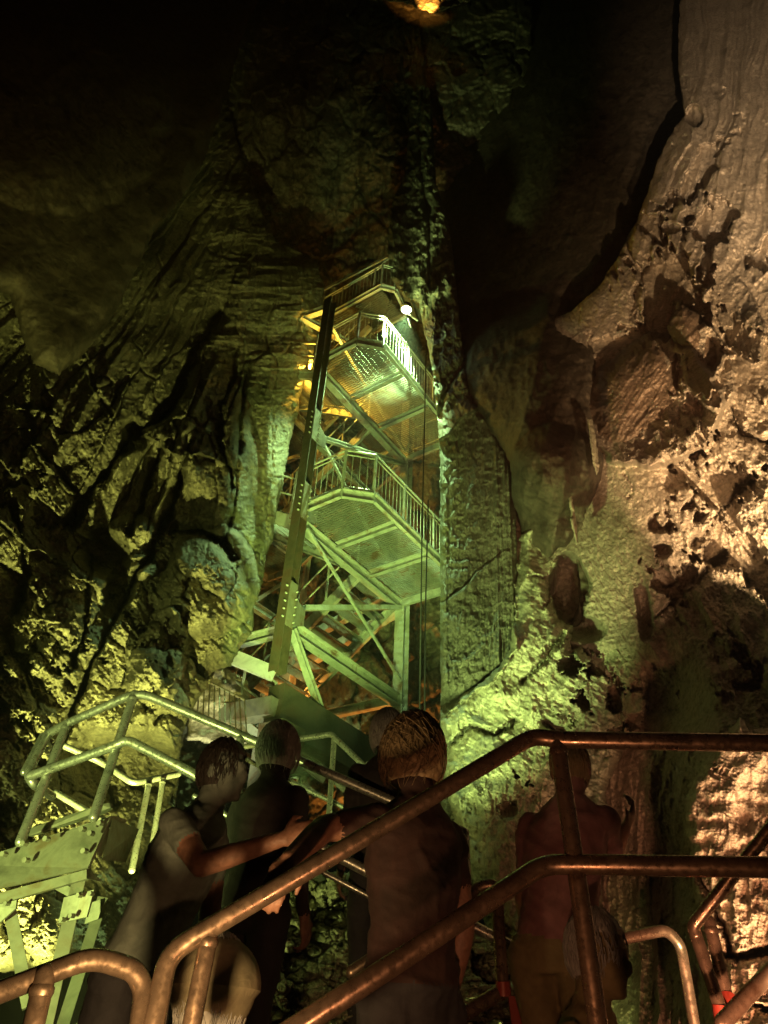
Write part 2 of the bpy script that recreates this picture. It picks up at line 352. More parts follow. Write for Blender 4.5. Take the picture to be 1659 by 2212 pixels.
def d_left(x, y, d):
    j = 12*fbm(x/70, y/70, 31, 4); X = x + j; Y = y + 12*fbm(x/70+5, y/70, 32, 4)
    # long flutes that fan out from the lower left
    th = np.arctan2(1750-Y, X-120)*9 ; rr = np.hypot(X-120, 1750-Y)
    D = .65*fbm(x/190, y/230, 21, 5, .5)
    lowmask = sm(y, 1080, 1250)
    tt = np.arctan2(X-660, Y-120); rr = np.hypot(X-660, Y-120)
    slab = 1 - .72*G(x, y, 575, 1020, 95, 330, .12)
    D += slab*(1-lowmask)*(.95*ridged(tt/.125, rr/1500, 22, 2, .4) + .3*ridged(tt/.045, rr/500, 24, 3, .5) + .1*ridged(tt/.02, rr/70, 40, 4, .6))
    f1, f2, i = worley(tt/.1, rr/330 + .5*fbm(x/90, y/90, 44, 3), 17); D += slab*(1-lowmask)*((i-.5)*.5 - .25*np.exp(-((f2-f1)/.04)**2))
    # ledges in the upper right
    lm = sm(y, 900, 700)*sm(x, 380, 520)
    D += lm*terrace(fbm(x/300, y/60 + .0, 25, 3, .45), 6, .16)*1.5
    D += lm*.3*ridged(x/120, y/17, 26, 3)
    # strongly broken ground at left middle
    bm_ = G(x, y, 70, 1080, 170, 210)
    u = x*.55 + y*.83; v = -x*.83 + y*.55
    D += bm_*(terrace(fbm(u/260, v/44, 27, 4), 5, .25)*.8 + .15*ridged(u/110, v/26, 28, 4))
    # boulders lower left
    f1, f2, i = worley(u/190 + .35*fbm(x/60, y/60, 29, 4), v/110 + .3*fbm(x/60, y/60, 30, 4), 7)
    D += lowmask*((i-.5)*.7 + .5*(1-f1) - .15*np.exp(-((f2-f1)/.06)**2) + .25*ridged(u/150, v/50, 33, 4, .5) + .4*terrace(fbm(u/190, v/90, 39, 4, .5), 4, .12))
    # lobed bulb
    B = bulb(x + 8*fbm(x/50, y/50, 34, 3), y, 452, 1262, 104, 128, .25, .5); D += 1.5*B
    D += .9*bulb(x, y, 470, 960, 90, 200, -.1, .6)*(1-B) + .8*bulb(x, y, 395, 940, 70, 170, -.25, .6)
    D += .6*bulb(x, y, 110, 1330, 90, 160, .5, .6)*(1+.3*fbm(x/20,y/20,36,3)) + .8*bulb(x, y, 340, 1440, 60, 130, .3, .6)
    D += 1.0*bulb(x, y, 290, 1160, 60, 50, .5) + .7*bulb(x, y, 300, 1225, 40, 30)
    D -= 1.6*bulb(x, y, 215, 1190, 75, 60, .6, .7) + 1.1*bulb(x, y, 250, 1280, 30, 60, .2, .7)
    D += .45*bulb(x, y, 370, 1520, 36, 44) + .45*bulb(x, y, 310, 1560, 26, 30) + .5*bulb(x, y, 360, 1590, 40, 36)
    D -= 1.8*sm(x, 90, 200)*sm(y, 1560, 1640)*sm(x, 420, 330)
    # pits
    p = fbm(x/55, y/45, 35, 5, .6); D -= sm(p, .22, .36)*.8*(G(x, y, 30, 1500, 90, 80) + .8*G(x, y, 250, 1380, 120, 120) + .7*G(x,y,60,1080,150,150)).clip(0,1)
    D += .1*ridged(x/16, y/11, 37, 4, .6) + .05*fbm(x/5, y/4, 38, 3)
    D += cracks(x, y, [
        ([(470,690),(440,737),(410,787),(380,850),(350,907),(300,930),(250,990),(200,1057),(150,1130)], 13, 1.7),
        ([(515,760),(505,812),(478,870),(472,957),(500,1017),(498,1060)], 5, .9),
        ([(410,960),(390,1037),(345,1152),(320,1212),(295,1237),(275,1290),(235,1362),(200,1437),(165,1510),(140,1600)], 6, 1.3),
        ([(350,960),(335,1010),(320,1047),(300,1107),(280,1150)], 5, .9),
        ([(30,1090),(50,1177),(60,1237),(35,1327)], 7, 1.2),
        ([(197,1200),(195,1237),(185,1362),(160,1440)], 4, .7),
        ([(375,1140),(430,1148),(480,1170),(505,1210)], 7, .8),
        ([(540,780),(515,900),(515,1000),(500,1110),(480,1180)], 5, .35),
        ([(60,880),(75,960),(120,1010),(185,1090)], 8, .8),
        ([(175,740),(200,830),(245,905)], 4, .4)])
    D += ridges(x, y, [
        ([(310,930),(350,960),(400,985),(430,978),(490,1003)], -34, .5),
        ([(472,900),(480,960),(520,1005)], 30, .3),
        ([(60,740),(90,790),(120,860),(110,900),(60,880),(70,960),(110,1010),(180,1090)], -40, .6),
        ([(0,1000),(60,1040),(120,1100),(190,1170)], -30, .5),
        ([(175,740),(200,830),(245,905)], -26, .35),
        ([(560,430),(580,520),(540,560),(530,600)], 24, .5),
        ([(0,1120),(60,1180),(150,1230),(195,1260)], -36, .7),
        ([(340,1320),(370,1310),(400,1350),(390,1420),(370,1480)], 22, .5),
        ([(80,1290),(60,1340),(110,1345)], -24, .25)])
    return D
mass('limestone_cliff', [(688,560),(702,640),(690,700),(678,780),(652,850),(625,980),(605,1080),(588,1160),(568,1255),(548,1335),(545,1365),(520,1400),(500,1440),(470,1450),(440,1500),(400,1560),(385,1700),(340,2100),(-200,2100),(-200,-250),(450,-250),(470,100),(500,250),(530,360),(560,440),(600,520),(655,545)],
     [(690,600,11.9),(640,900,11.4),(600,1100,11),(550,1350,10.2),(450,1250,9.6),(450,1500,9),(300,1000,9.6),(100,1300,7.6),(0,1000,8),(100,1600,6.8),(0,2000,5.8),(300,1800,8),(0,500,8.7),(400,500,11.6),(450,0,11.5),(0,0,9),(250,1400,8.3)],
     2.0, d_left, M['left'], 'tall fluted green-lit limestone face filling the left side of the shaft', 'rock face', edge=(70,1.3), jag=(8,40))

def d_over(x, y, d):
    D = .7*fbm(x/260, y/300, 41, 4, .45) + .35*ridged((x+y*.5)/240, y/420, 42, 3, .4) + .12*fbm(x/60, y/60, 43, 5, .55)
    D += 1.0*bulb(x, y, 130, 200, 260, 260, 0, .6)
    return D
mass('rock_overhang', [(-220,-260),(640,-260),(560,0),(520,100),(480,250),(435,370),(385,440),(330,510),(290,590),(245,690),(200,745),(130,815),(70,790),(20,640),(-220,560)],
     [(0,0,6.5),(500,0,9),(400,350,9.2),(250,650,8.2),(0,500,7),(100,750,7.7)], 3.2, d_over, M['over'],
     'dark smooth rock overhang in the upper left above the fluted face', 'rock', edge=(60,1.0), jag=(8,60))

def d_pillar(x, y, d):
    j = 10*fbm(x/60, y/90, 51, 4)
    low = sm(y, 820, 960)
    D = .4*fbm(x/120, y/200, 52, 4) + .12*ridged((x + y*.1)/46, y/260, 60, 4, .6) + .1*terrace(fbm(x/90, y/70, 61, 4), 6, .2)
    D += (1-low)*(.7*ridged((x+j)/60, y/110, 53, 5, .6) + .35*ridged((x+j)/22, y/34, 54, 4, .6) + .25*fbm(x/16, y/14, 59, 3))
    D += low*(.14*ridged((x + y*.15)/14, y/24, 55, 4, .6) + .05*ridged(x/6, y/30, 56, 3) + .06*fbm(x/9, y/9, 57, 4, .6))
    fl = sm(x, 1045, 1075)*low; D += fl*(.2*ridged((x - (y-900)*.04)/11, y/260, 58, 3) - .1*sm(x, 1085, 1120))
    D += ridges(x, y, [([(1040,870),(990,910),(945,950)], 30, .3), ([(1060,1385),(1000,1430),(950,1470)], 20, .06),
                       ([(1075,1205),(1040,1225),(1000,1270),(950,1300)], -14, .12)], 4)
    D += cracks(x, y, [([(1082,1190),(1040,1225),(1000,1270),(950,1300)], 3, .25), ([(1130,1330),(1120,1400),(1085,1440),(1020,1490),(950,1530)], 7, .8),
                       ([(968,1000),(970,1500)], 1.8, .08), ([(1015,760),(960,850),(950,900)], 5, .5), ([(925,90),(905,300),(925,470),(930,620)], 4, .5)], 4)
    return D
mass('rock_pillar', [(853,60),(905,40),(930,200),(938,380),(972,490),(988,620),(1000,760),(1020,860),(1070,925),(1103,1010),(1116,1120),(1120,1300),(1160,1420),(1300,1780),(952,1780),(951,1400),(949,1000),(944,900),(930,780),(912,700),(903,655),(868,640),(845,600),(835,540),(845,440),(872,380),(885,260),(868,150)],
     [(950,1300,9.3),(1100,1300,9.1),(1000,900,10),(950,600,11.6),(870,600,11.8),(900,300,12.6),(880,50,12.6),(1000,1600,8.6),(1200,1700,8),(950,900,10.4)],
     1.8, d_pillar, M['pillar'], 'flat slab pillar of rough green rock to the right of the stair tower', 'rock pillar', edge=(16,.5), jag=(3,30), thick=3)

def d_flow(x, y, d):
    j = 14*fbm(x/50, y/50, 61, 4)
    u = x*.8 + y*.6; v = -x*.6 + y*.8
    D = .45*fbm(x/150, y/200, 62, 4) + .3*ridged((x+j)/80, (y+j)/150, 63, 4, .5) + .07*ridged(u/26, v/16, 64, 4, .6)
    D += .2*terrace(fbm(u/90, v/50, 65, 4), 5, .3)
    p = fbm(x/38, y/38, 66, 5, .6); D -= sm(p, .12, .2)*1.1*(G(x, y, 1245, 1450, 45, 80) + G(x, y, 1330, 1530, 60, 60)+ .6*G(x,y,1120,1700,60,60)).clip(0,1)
    D += .15*ridged((x+j)/9, y/60, 67, 3)*G(x, y, 1120, 1780, 110, 120)
    D += cracks(x, y, [([(1150,1245),(1190,1250),(1180,1310)], 4, .4), ([(1220,1370),(1180,1420),(1130,1470)], 5, .4), ([(955,1620),(1010,1570),(1070,1590),(1110,1560)], 6, .7),
                       ([(1185,1560),(1230,1600),(1260,1590)], 8, .8)], 6)
    D += ridges(x, y, [([(1130,1150),(1180,1130),(1210,1170),(1205,1240)], 30, .5), ([(1110,1250),(1120,1400),(1060,1470),(960,1540)], 22, .3)], 6)
    return D
mass('flowstone_bank', [(1118,1160),(1150,1120),(1180,1085),(1200,1120),(1212,1160),(1205,1210),(1188,1240),(1192,1300),(1205,1335),(1240,1345),(1232,1400),(1300,1390),(1390,1350),(1408,1480),(1400,1560),(1350,1630),(1310,1700),(1300,1850),(1300,2010),(1320,2260),(1060,2260),(1050,2010),(1010,1890),(975,1760),(955,1660),(951,1560),(1000,1500),(1070,1450),(1100,1400),(1112,1290)],
     [(1150,1200,9),(1150,1400,8.3),(1250,1500,7.8),(1000,1600,8.3),(1380,1450,7.4),(1100,1900,6.8),(1250,1900,6.4),(1100,2200,6),(1300,2200,5.6)],
     1.8, d_flow, M['flow'], 'bright yellow-green flowstone bank below the slab pillar', 'rock', edge=(26,.8), jag=(14,34), seed=4, thick=2)

def d_dark(x, y, d):
    D = .7*fbm(x/230, y/330, 71, 4, .45) + .7*ridged((x*.96 + y*.2)/120, y/400, 72, 5, .5) + .16*ridged(x/40, y/60, 76, 4, .6) + .07*fbm(x/30, y/24, 73, 4, .6) + .04*ridged(x/30, y/9, 74, 3)
    D += 2.1*bulb(x, y, 1140, 880, 250, 250, .2, .6, .1) + 1.3*bulb(x, y, 1200, 1060, 120, 150, 0, .6)
    D -= 2.5*bulb(x, y, 1215, 1270, 40, 90, 0, .4)
    return D
mass('rock_wall', [(890,-260),(1900,-260),(1900,1800),(1150,1800),(1120,1300),(1100,1000),(1010,880),(960,700),(900,300)],
     [(950,0,14.5),(950,600,13.8),(1010,900,10.9),(1080,1050,9.9),(1150,760,10.3),(1230,640,10.6),(1180,1000,9.4),(1330,1000,9.6),(1400,1400,8.9),(1140,1300,10.2),(1250,1300,9.8),(1700,1000,8),(1659,600,8.6),(1659,0,9.5),(1400,0,11),(1700,1600,7.8),(1400,1700,8.3)],
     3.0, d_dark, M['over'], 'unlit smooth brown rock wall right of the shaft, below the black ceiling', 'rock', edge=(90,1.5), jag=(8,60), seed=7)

def d_right(x, y, d):
    j = 16*fbm(x/60, y/80, 81, 4); X = x + j; Y = y + 16*fbm(x/60, y/80, 82, 4)
    D = .35*fbm(x/200, y/220, 83, 4)
    top = sm(y, 560, 380)*sm(x, 1440, 1500)
    D += top*(.9*ridged((X + (y-300)*.12)/46, y/520, 84, 4, .55))
    for cx_, cy_, rx_, ry_, ro_, dp_ in ((1390, 860, 170, 150, .35, 1.5), (1515, 775, 58, 125, -.45, 1.0), (1600, 690, 46, 110, -.35, .8)):
        B = bulb(x, y, cx_, cy_, rx_, ry_, ro_, 1.0, .3); B = sm(B, .0, .12)*np.clip(((x-cx_)/rx_*.6 + (y-cy_)/ry_ + 1.1)/2.0, 0, 1); D += dp_*B
    D += .45*G(x, y, 1500, 650, 60, 120)
    u = x*.5 + y*.87; v = -x*.87 + y*.5
    mid = G(x, y, 1510, 560, 170, 230)
    D += mid*(.9*ridged((X*.93+Y*.3)/64, (Y*.93-X*.3)/190, 85, 5, .55) - 1.7*sm(fbm(X/95, Y/130, 86, 5, .6), .0, .07))
    # pitted lower right
    low = sm(x*.8 + y*.2, 1330, 1410)*sm(y, 760, 900)*sm(y, 1560, 1420)
    p = fbm(u/95, v/62, 87, 5, .58)
    D -= low*sm(p, .13, .24)*.9
    D += low*(.22*ridged(u/80, v/46, 88, 4, .5) + .15*terrace(fbm(u/60, v/40, 89, 3), 5, .3))
    D -= .8*(bulb(x, y, 1485, 470, 20, 16) + .8*bulb(x, y, 1448, 492, 24, 14) + bulb(x, y, 1500, 250, 20, 26) + bulb(x, y, 1540, 760, 20, 40))
    D -= .8*sm(fbm(x/40, y/40, 95, 4), -.1, .1)*(bulb(x, y, 1465, 1010, 24, 14) + bulb(x, y, 1425, 1130, 28, 24) + bulb(x, y, 1430, 1190, 24, 18) + bulb(x, y, 1400, 1215, 22, 16) + bulb(x, y, 1440, 1250, 24, 20) + bulb(x, y, 1500, 1105, 30, 40, .4))
    D -= .8*bulb(x, y, 1392, 1320, 20, 70, -.1, .6, .4) + 2.4*bulb(x, y, 1225, 1275, 48, 85, 0, .5, .35) + .9*bulb(x, y, 1262, 1360, 50, 30, 0, .7)
    D += .06*ridged(u/18, v/9, 90, 4, .6) + .022*ridged(x/5, y/5, 91, 3) + .03*fbm(x/8, y/6, 92, 3)
    D += cracks(x, y, [([(1380,700),(1415,760),(1412,840),(1425,890)], 5, .45), ([(1395,560),(1370,640),(1380,700)], 6, .5), ([(1345,1020),(1365,1045),(1360,1080)], 3, .12),
                       ([(1580,880),(1600,930),(1659,960)], 8, .6), ([(1500,1180),(1560,1100),(1620,1040)], 6, .4), ([(1420,1330),(1500,1260),(1560,1200)], 6, .4)], 8)
    D += ridges(x, y, [([(1320,780),(1290,820),(1250,860),(1220,900)], 20, .2), ([(1490,300),(1440,400),(1420,480)], 30, .3)], 5)
    # lower dark buttress
    D -= .9*sm(y, 1380, 1500)*sm(x, 1560, 1440)
    D += sm(y, 1500, 1650)*.3*ridged((x+j*.6)/40, y/300, 93, 3)
    return D
mass('right_rock_wall', [(1474,-260),(1468,0),(1462,150),(1480,250),(1440,300),(1405,390),(1372,480),(1330,560),(1290,620),(1235,670),(1150,700),(1060,722),(960,745),(955,900),(1000,1000),(1050,1300),(1080,1600),(1180,1850),(1250,2260),(1950,2260),(1950,-260)],
     [(1500,0,8.6),(1659,0,7.6),(1480,300,8.4),(1350,560,8.6),(1150,760,9.8),(1040,850,11.6),(960,760,11.6),(1080,1200,9.9),(1150,1500,9.2),(1250,1900,7.6),(1200,1000,9.4),(1300,1100,8.1),(1400,800,7.6),(1659,600,6.6),(1659,1000,5.9),(1500,1200,6.9),(1659,1400,5.6),(1400,1400,7.2),(1400,1700,6.2),(1659,1700,5),(1400,2200,4.6),(1700,2200,4.0)],
     1.8, d_right, M['right'], 'warm tan pitted rock wall on the right with hanging lobes and deep pockets', 'rock wall', edge=(40,.7), jag=(7,50), seed=9)

M['lobe'] = rockmat('shaded_lobe_rock', (.08,.05,.035), (.17,.115,.08), (.3,.22,.16), rough=.5, scale=1.8, bump=.9, spec=.6, stain=.4, fine=14)  # darker than the wall rock: shade on the lobe faces put into the colour
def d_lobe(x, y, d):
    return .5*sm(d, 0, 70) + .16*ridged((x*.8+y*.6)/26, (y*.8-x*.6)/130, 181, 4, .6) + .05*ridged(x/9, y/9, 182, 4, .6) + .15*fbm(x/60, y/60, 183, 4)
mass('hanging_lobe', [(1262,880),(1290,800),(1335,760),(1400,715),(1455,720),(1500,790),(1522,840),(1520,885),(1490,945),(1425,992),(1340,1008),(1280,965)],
     [(1280,880,7.9),(1400,730,7.5),(1400,860,7.3),(1510,870,6.9),(1340,990,7.5)], 1.8, d_lobe, M['lobe'], 'large rounded rock lobe hanging on the tan wall, shade painted into its brown', 'rock', edge=(60,1.0), jag=(9,40), seed=31, thick=1.2)
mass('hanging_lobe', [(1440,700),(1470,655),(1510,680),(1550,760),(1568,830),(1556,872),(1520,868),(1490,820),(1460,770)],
     [(1450,690,7.1),(1510,760,6.8),(1560,850,6.6),(1500,830,6.9)], 1.8, d_lobe, M['lobe'], 'smaller finger-shaped rock lobe just up and right of the large one, shade painted into its brown', 'rock', edge=(34,.6), jag=(7,30), seed=33, thick=1.0)
def d_rip(x, y, d):
    j = 10*fbm(x/50, y/50, 101, 4)
    D = .2*fbm(x/110, y/160, 102, 4) + .16*ridged((x + j)/60, y/260, 103, 3)
    rm = sm(y, 1690, 1730)*sm(y, 2000, 1930)
    ph = y/7.5 + 1.6*fbm(x/26, y/60, 104, 3)*2; D += (.35+.65*rm)*.03*np.sin(ph)*(.6+.8*fbm(x/30, y/30, 105, 3))
    D += .02*ridged(x/6, y/5, 106, 3)
    D += cracks(x, y, [([(1560,2060),(1600,2068),(1660,2050)], 6, .3), ([(1500,1860),(1520,1900),(1560,2000),(1580,2060)], 8, .3), ([(1600,2170),(1659,2180)], 6, .25)], 6)
    D -= .12*sm(fbm(x/26, y/34, 107, 5, .6), .1, .2)*G(x, y, 1540, 1620, 50, 40)
    return D
mass('flowstone_curtain', [(1478,1730),(1500,1680),(1525,1640),(1548,1600),(1575,1570),(1600,1545),(1620,1575),(1660,1570),(1750,1600),(1800,1600),(1800,2300),(1525,2300),(1530,2120),(1505,1990),(1490,1850)],
     [(1500,1700,4.4),(1659,1600,4.0),(1659,2000,3.5),(1540,2200,3.6),(1800,2100,3.1),(1500,1900,4.1)], 1.8, d_rip, M['drape'],
     'pale rippled flowstone curtain at the lower right edge behind the rails', 'rock', edge=(24,.45), jag=(8,26), seed=12, thick=1.5)

def d_rub(x, y, d):
    D = 0
    for s, a, k in ((95, .55, 3), (42, .3, 8), (22, .14, 13)):
        f1, f2, i = worley(x/s + .6*fbm(x/55, y/55, k, 4), y/(s*.7) + .6*fbm(x/55, y/55, k+.5, 4), k)
        D = D + a*(i*.8 + .7*np.sqrt(np.clip(1-f1*f1, 0, 1)) - .25*np.exp(-((f2-f1)/.05)**2))
    return D + .06*ridged(x/12, y/9, 112, 4, .6) + .3*fbm(x/120, y/120, 113, 3)
mass('rubble_bank', [(600,1890),(760,1880),(900,1960),(1000,1990),(1090,2060),(1180,2100),(1260,2300),(380,2300),(480,2060),(560,1960)],
     [(650,1920,7.2),(900,2000,6.6),(1050,2100,5.8),(600,2250,5.2),(1150,2250,5)], 1.8, d_rub, M['rubble'],
     'heap of angular yellow-green rocks below the stair rails', 'rock', edge=(20,.5), jag=(10,30), seed=14, thick=1.5)

def d_top(x, y, d): return .5*ridged(x/30, y/26, 121, 5, .6) + .4*fbm(x/60, y/60, 122, 4)
mass('hanging_rock', [(800,-160),(1060,-160),(1040,-10),(975,2),(1000,8),(965,20),(940,30),(915,24),(885,10),(850,6),(800,0)],
     [(820,-100,9.9),(1030,-100,9.9),(930,20,10.5)], 2.0, d_top, M['back'], 'small orange-lit rock hanging from the ceiling at the top of the picture', 'rock', edge=(6,.1), jag=(8,20), seed=15, thick=1.2)
for k, (pts, Y) in enumerate([([(1268,905),(1280,900),(1290,960),(1296,1010),(1290,1032),(1280,1000),(1272,950)], 7.2), ([(1222,1035),(1232,1030),(1240,1090),(1247,1140),(1240,1150),(1230,1100)], 7.6), ([(1232,1120),(1242,1112),(1250,1165),(1246,1180),(1236,1150)], 7.5)]):
    cxm = sum(p[0] for p in pts)/len(pts); cym = sum(p[1] for p in pts)/len(pts)
    mass('rock_drapery', pts, [(cxm-20,cym-60,Y),(cxm+20,cym-60,Y+.1),(cxm,cym+60,Y),(cxm+5,cym,Y-.05)], 1.6, lambda x, y, d: .06*ridged(x/6, y/30, 131, 3), M['flow'],
         ['long pale sliver of drapery catching green light on the brown wall', 'thin pale drapery sliver below and left of the longest one', 'shortest pale drapery sliver, lowest on the brown wall'][k], 'rock', edge=(6,.1), jag=(4,12), seed=20+k, thick=.5)

# ground
xs = np.linspace(-40, 40, 120); ys = np.linspace(-20, 50, 120); gx, gy = np.meshgrid(xs, ys)
gz = -1.2 + .35*fbm(gx/3, gy/3, 141, 5)
me = bpy.data.meshes.new('ground'); idx = np.arange(120*120).reshape(120,120)
me.from_pydata(np.stack([gx, gy, gz], -1).reshape(-1,3).tolist(), [], np.stack([idx[:-1,:-1], idx[:-1,1:], idx[1:,1:], idx[1:,:-1]], -1).reshape(-1,4).tolist())
tag(link('ground', me, M['floor'], smooth=True), 'dark rocky cave floor', kind='structure')

exec_parts = True
# ------------------------------------------------------------------ steel stair tower
TO = Vector((-1.58, 11.12, 0)); TA = Vector((.582, .813, 0)); TB = Vector((.813, -.582, 0))
def T(a, b, z): return TO + TA*a + TB*b + Vector((0,0,z))
tower = empty('stair_tower', T(0,0,5.6), 'tall galvanised steel stair tower with grated landings rising up the shaft', 'stair tower')
CA, CB = -.48, .36
ZL = [10.0, 14.4]; AL = 3.63; BM = -3.2
# columns
def column(a, b, z0, z1, name='column', mat='steel', w=.24):
    m = MB(); m.ibeam(T(a,b,z0), T(a,b,z1), w, w, .016, upv=TA); return m.build(name, M[mat], tower)
c1 = column(CA, CB, 6.5, 16.3, mat='steelcol', w=.21)
column(AL, 0, 5.9, 16.6); column(0, BM, 5.6, 18.5); column(AL, BM, 5.6, 18.5); column(AL/2, BM-1.4, 5.6, 12)
for zc in (7.75, 10.0, 12.0):            # splice bolts on the front column
    for k in range(5):
        for s in (.06,):
            p = T(CA+.02 + s, CB+.11, zc - .35 + k*.15); m = MB(); m.tube([p, p + TB*.035], .016, 6); m.build('bolt', M['steel'], c1)
            p = T(CA-.105, CB+s, zc - .3 + k*.15); m = MB(); m.tube([p, p - TA*.035], .016, 6); m.build('bolt', M['steel'], c1)
    m = MB(); m.bar(T(CA,CB+.107,zc-.45), T(CA,CB+.107,zc+.4), .012, .19, upv=TA); m.build('splice_plate', M['steeldk'], c1)
    m = MB(); m.prism([T(CA+.1,CB-.02,zc-.35), T(CA+.6,CB-.12,zc-.1), T(CA+.6,CB-.12,zc+.2), T(CA+.1,CB-.02,zc+.3)], TB*.014); m.build('gusset_plate', M['steeldk'], tower)
def grating(a0, a1, b0, b1, z, parent, cut=None):
    m = MB(); n = int((a1-a0)/.06)
    for i in range(n+1):
        a = a0 + (a1-a0)*i/n; lo, hi = b0, b1
        if cut:
            if a < a0 + cut: hi = b1 - (cut - (a-a0))
            if a > a1 - cut: hi = b1 - (cut - (a1-a))
        m.bar(T(a,lo,z), T(a,hi,z), .012, .03)
    k = int((b1-b0)/.1)
    for i in range(1, k):
        b = b0 + (b1-b0)*i/k; m.bar(T(a0+.02,b,z+.012), T(a1-.02,b,z+.012), .008, .008)
    return m.build('grating', M['grate'], parent)
nbal = [0]
def railing(pts, parent, h=1.07, bal=True, name='railing', sp=.125, rad=.021, posts=None):
    m = MB()
    up_ = Vector((0,0,1))
    for o_, r_ in ((h, rad), (h-.11, rad*.7), (.16, rad*.7)):
        m.tube([p + up_*o_ for p in pts], r_, 8)
    o = m.build(name, M['steel'], parent, True)
    for i, p in enumerate(pts):
        m = MB(); m.bar(p - up_*.12, p + up_*h, .045, .045, upv=TA); link_ = m.build('post', M['steel'], o)
    for p, q in zip(pts, pts[1:]):
        n = int((q-p).length/sp)
        for k in range(1, n):
            c = p.lerp(q, k/n)
            if k % 9 == 8 and n > 12:
                m = MB(); m.bar(c - up_*.12, c + up_*h, .04, .04, upv=TA); m.build('post', M['steel'], o)
            elif bal:
                m = MB(); m.tube([c + up_*.16, c + up_*(h-.11)], .008, 5); m.build('baluster', M['steel'], o); nbal[0] += 1
    return o
def landing(z):
    a0, a1, b1, cut = -.3, 3.5, 1.6, .42
    m = MB(); H = .2
    P = [(a0,.02),(a0,b1-cut),(a0+cut,b1),(a1-cut,b1),(a1,b1-cut),(a1,.02)]
    for p, q in zip(P, P[1:]):
        m.channel(T(*p,z-.04), T(*q,z-.04), .06, H, sgn=1)
    fr = m.build('landing', M['steel'], tower)
    m = MB(); m.ibeam(T(-.3,0,z-.12), T(AL,0,z-.12), .16, .24); m.build('beam', M['steel'], fr)
    for a in (1.0, 2.2):
        m = MB(); m.channel(T(a,.1,z-.06), T(a,b1-.03,z-.06), .08, .17); m.build('beam', M['steel'], fr)
    grating(a0+.03, a1-.03, .09, b1-.03, z+.03, fr, cut)
    railing([T(a0,-.05,z), T(a0,b1-cut,z), T(a0+cut,b1,z), T(a1-cut,b1,z), T(a1,b1-cut,z), T(a1,.3,z)], tower)
for z in ZL: landing(z)
def midlanding(z):
    m = MB(); b0, b1 = BM-1.3, BM
    P = [(-.1,b1),(-.1,b0),(AL,b0),(AL,b1),(-.1,b1)]
    for p, q in zip(P, P[1:]): m.channel(T(*p,z-.04), T(*q,z-.04), .06, .2, sgn=-1)
    fr = m.build('landing', M['steel'], tower)
    m = MB(); m.channel(T(1.8,b0,z-.08), T(1.8,b1,z-.08), .07, .14); m.build('beam', M['steel'], fr)
    grating(-.06, AL-.05, b0+.03, b1-.03, z+.03, fr)
for z in (7.8, 12.2, 16.6): midlanding(z)
def flight(a0, a1, bs, zs, be, ze, rail=True, n=11):
    m = MB()
    for a in (a0, a1): m.channel(T(a,bs,zs-.1), T(a,be,ze-.1), .07, .26, sgn=1 if a == a0 else -1)
    o = m.build('stair_flight', M['steel'], tower)
    for k in range(n):
        t = (k+.7)/n; b = bs + (be-bs)*t; z = zs + (ze-zs)*t
        m = MB()
        for i in range(7): m.bar(T(a0+.02,b-.12+i*.04,z), T(a1-.02,b-.12+i*.04,z), .008, .03)
        m.bar(T(a0+.02,b+.14,z), T(a1-.02,b+.14,z), .02, .045)
        m.build('tread', M['grate'], o)
    if rail:
        m = MB()
        for a in (a0-.04,):
            for h in (1.0, .55): m.tube([T(a,bs,zs+h), T(a,be,ze+h)], .02, 8)
            for k in range(5):
                t = k/4; b = bs+(be-bs)*t; z = zs+(ze-zs)*t; m.bar(T(a,b,z), T(a,b,z+1.0), .035, .035, upv=TA)
        m.build('stair_rail', M['steel'], o, True)
    return o
for L in (5.6, 10.0, 14.4):
    flight(.0, 1.5, -.05, L, BM, L+2.2)
    if L < 14: flight(1.95, 3.5, -.05, L+4.4, BM, L+2.2)
flight(1.95, 3.3, -.3, 18.6, BM, 16.6)
# topmost landing
m = MB()
P = [(1.2,-1.6),(1.2,.6),(1.5,.85),(2.3,.7),(2.3,-1.6)]
for p, q in zip(P, P[1:]): m.channel(T(*p,18.75), T(*q,18.75), .06, .2)
tl = m.build('landing', M['steel'], tower)
grating(1.25, 2.25, -1.5, .55, 18.82, tl)
railing([T(1.2,-3.0,18.8), T(1.2,.6,18.8), T(1.5,.85,18.8), T(1.9,.8,18.8)], tower)
m = MB(); m.bar(T(1.2,-2,20.4), T(1.6,.9,20.9), .05, .12); m.bar(T(1.7,-1.5,20.7), T(1.75,.9,21.2), .05,.1); m.build('beam', M['steel'], tower)
def brace(p, q, w=.09, h=.09, kind='bar', mat='steel', name='brace'):
    m = MB()
    if kind == 'i': m.ibeam(p, q, w, h, .012)
    elif kind == 'c': m.channel(p, q, w, h, .01)
    else: m.bar(p, q, w, h)
    return m.build(name, M[mat], tower)
brace(T(0,0,7.66), T(AL,0,7.62), .2, .24, 'i', name='beam')
brace(T(.05,.02,8.05), T(AL,.02,9.9), .1, .1)
brace(T(.05,.0,7.6), T(1.5,-.02,6.0), .12, .1, 'c')
brace(T(.05,.1,9.8), T(AL-.1,.1,8.0), .05, .05)
brace(T(.05,0,12.3), T(AL,0,14.2), .1, .1, 'c'); brace(T(.1,.05,12.35), T(AL,0,10.2), .06, .06)
brace(T(0,0,12.2), T(AL,0,12.1), .12, .16, 'i', name='beam', mat='steeldk')
brace(T(.05,0,16.2), T(AL,0,14.6), .07, .07)
brace(T(AL,0,7.7), T(AL,BM,7.75), .14, .2, 'i', name='beam'); brace(T(0,0,7.6), T(0,BM,7.75), .14, .2, 'i', name='beam')
brace(T(AL-.1,.0,9.86), T(AL-.1,BM-.2,8.95), .16, .22, 'c', name='stringer'); brace(T(AL-.7,0,9.95), T(AL-.7,BM-.2,9.1), .16, .2, 'c', name='stringer')
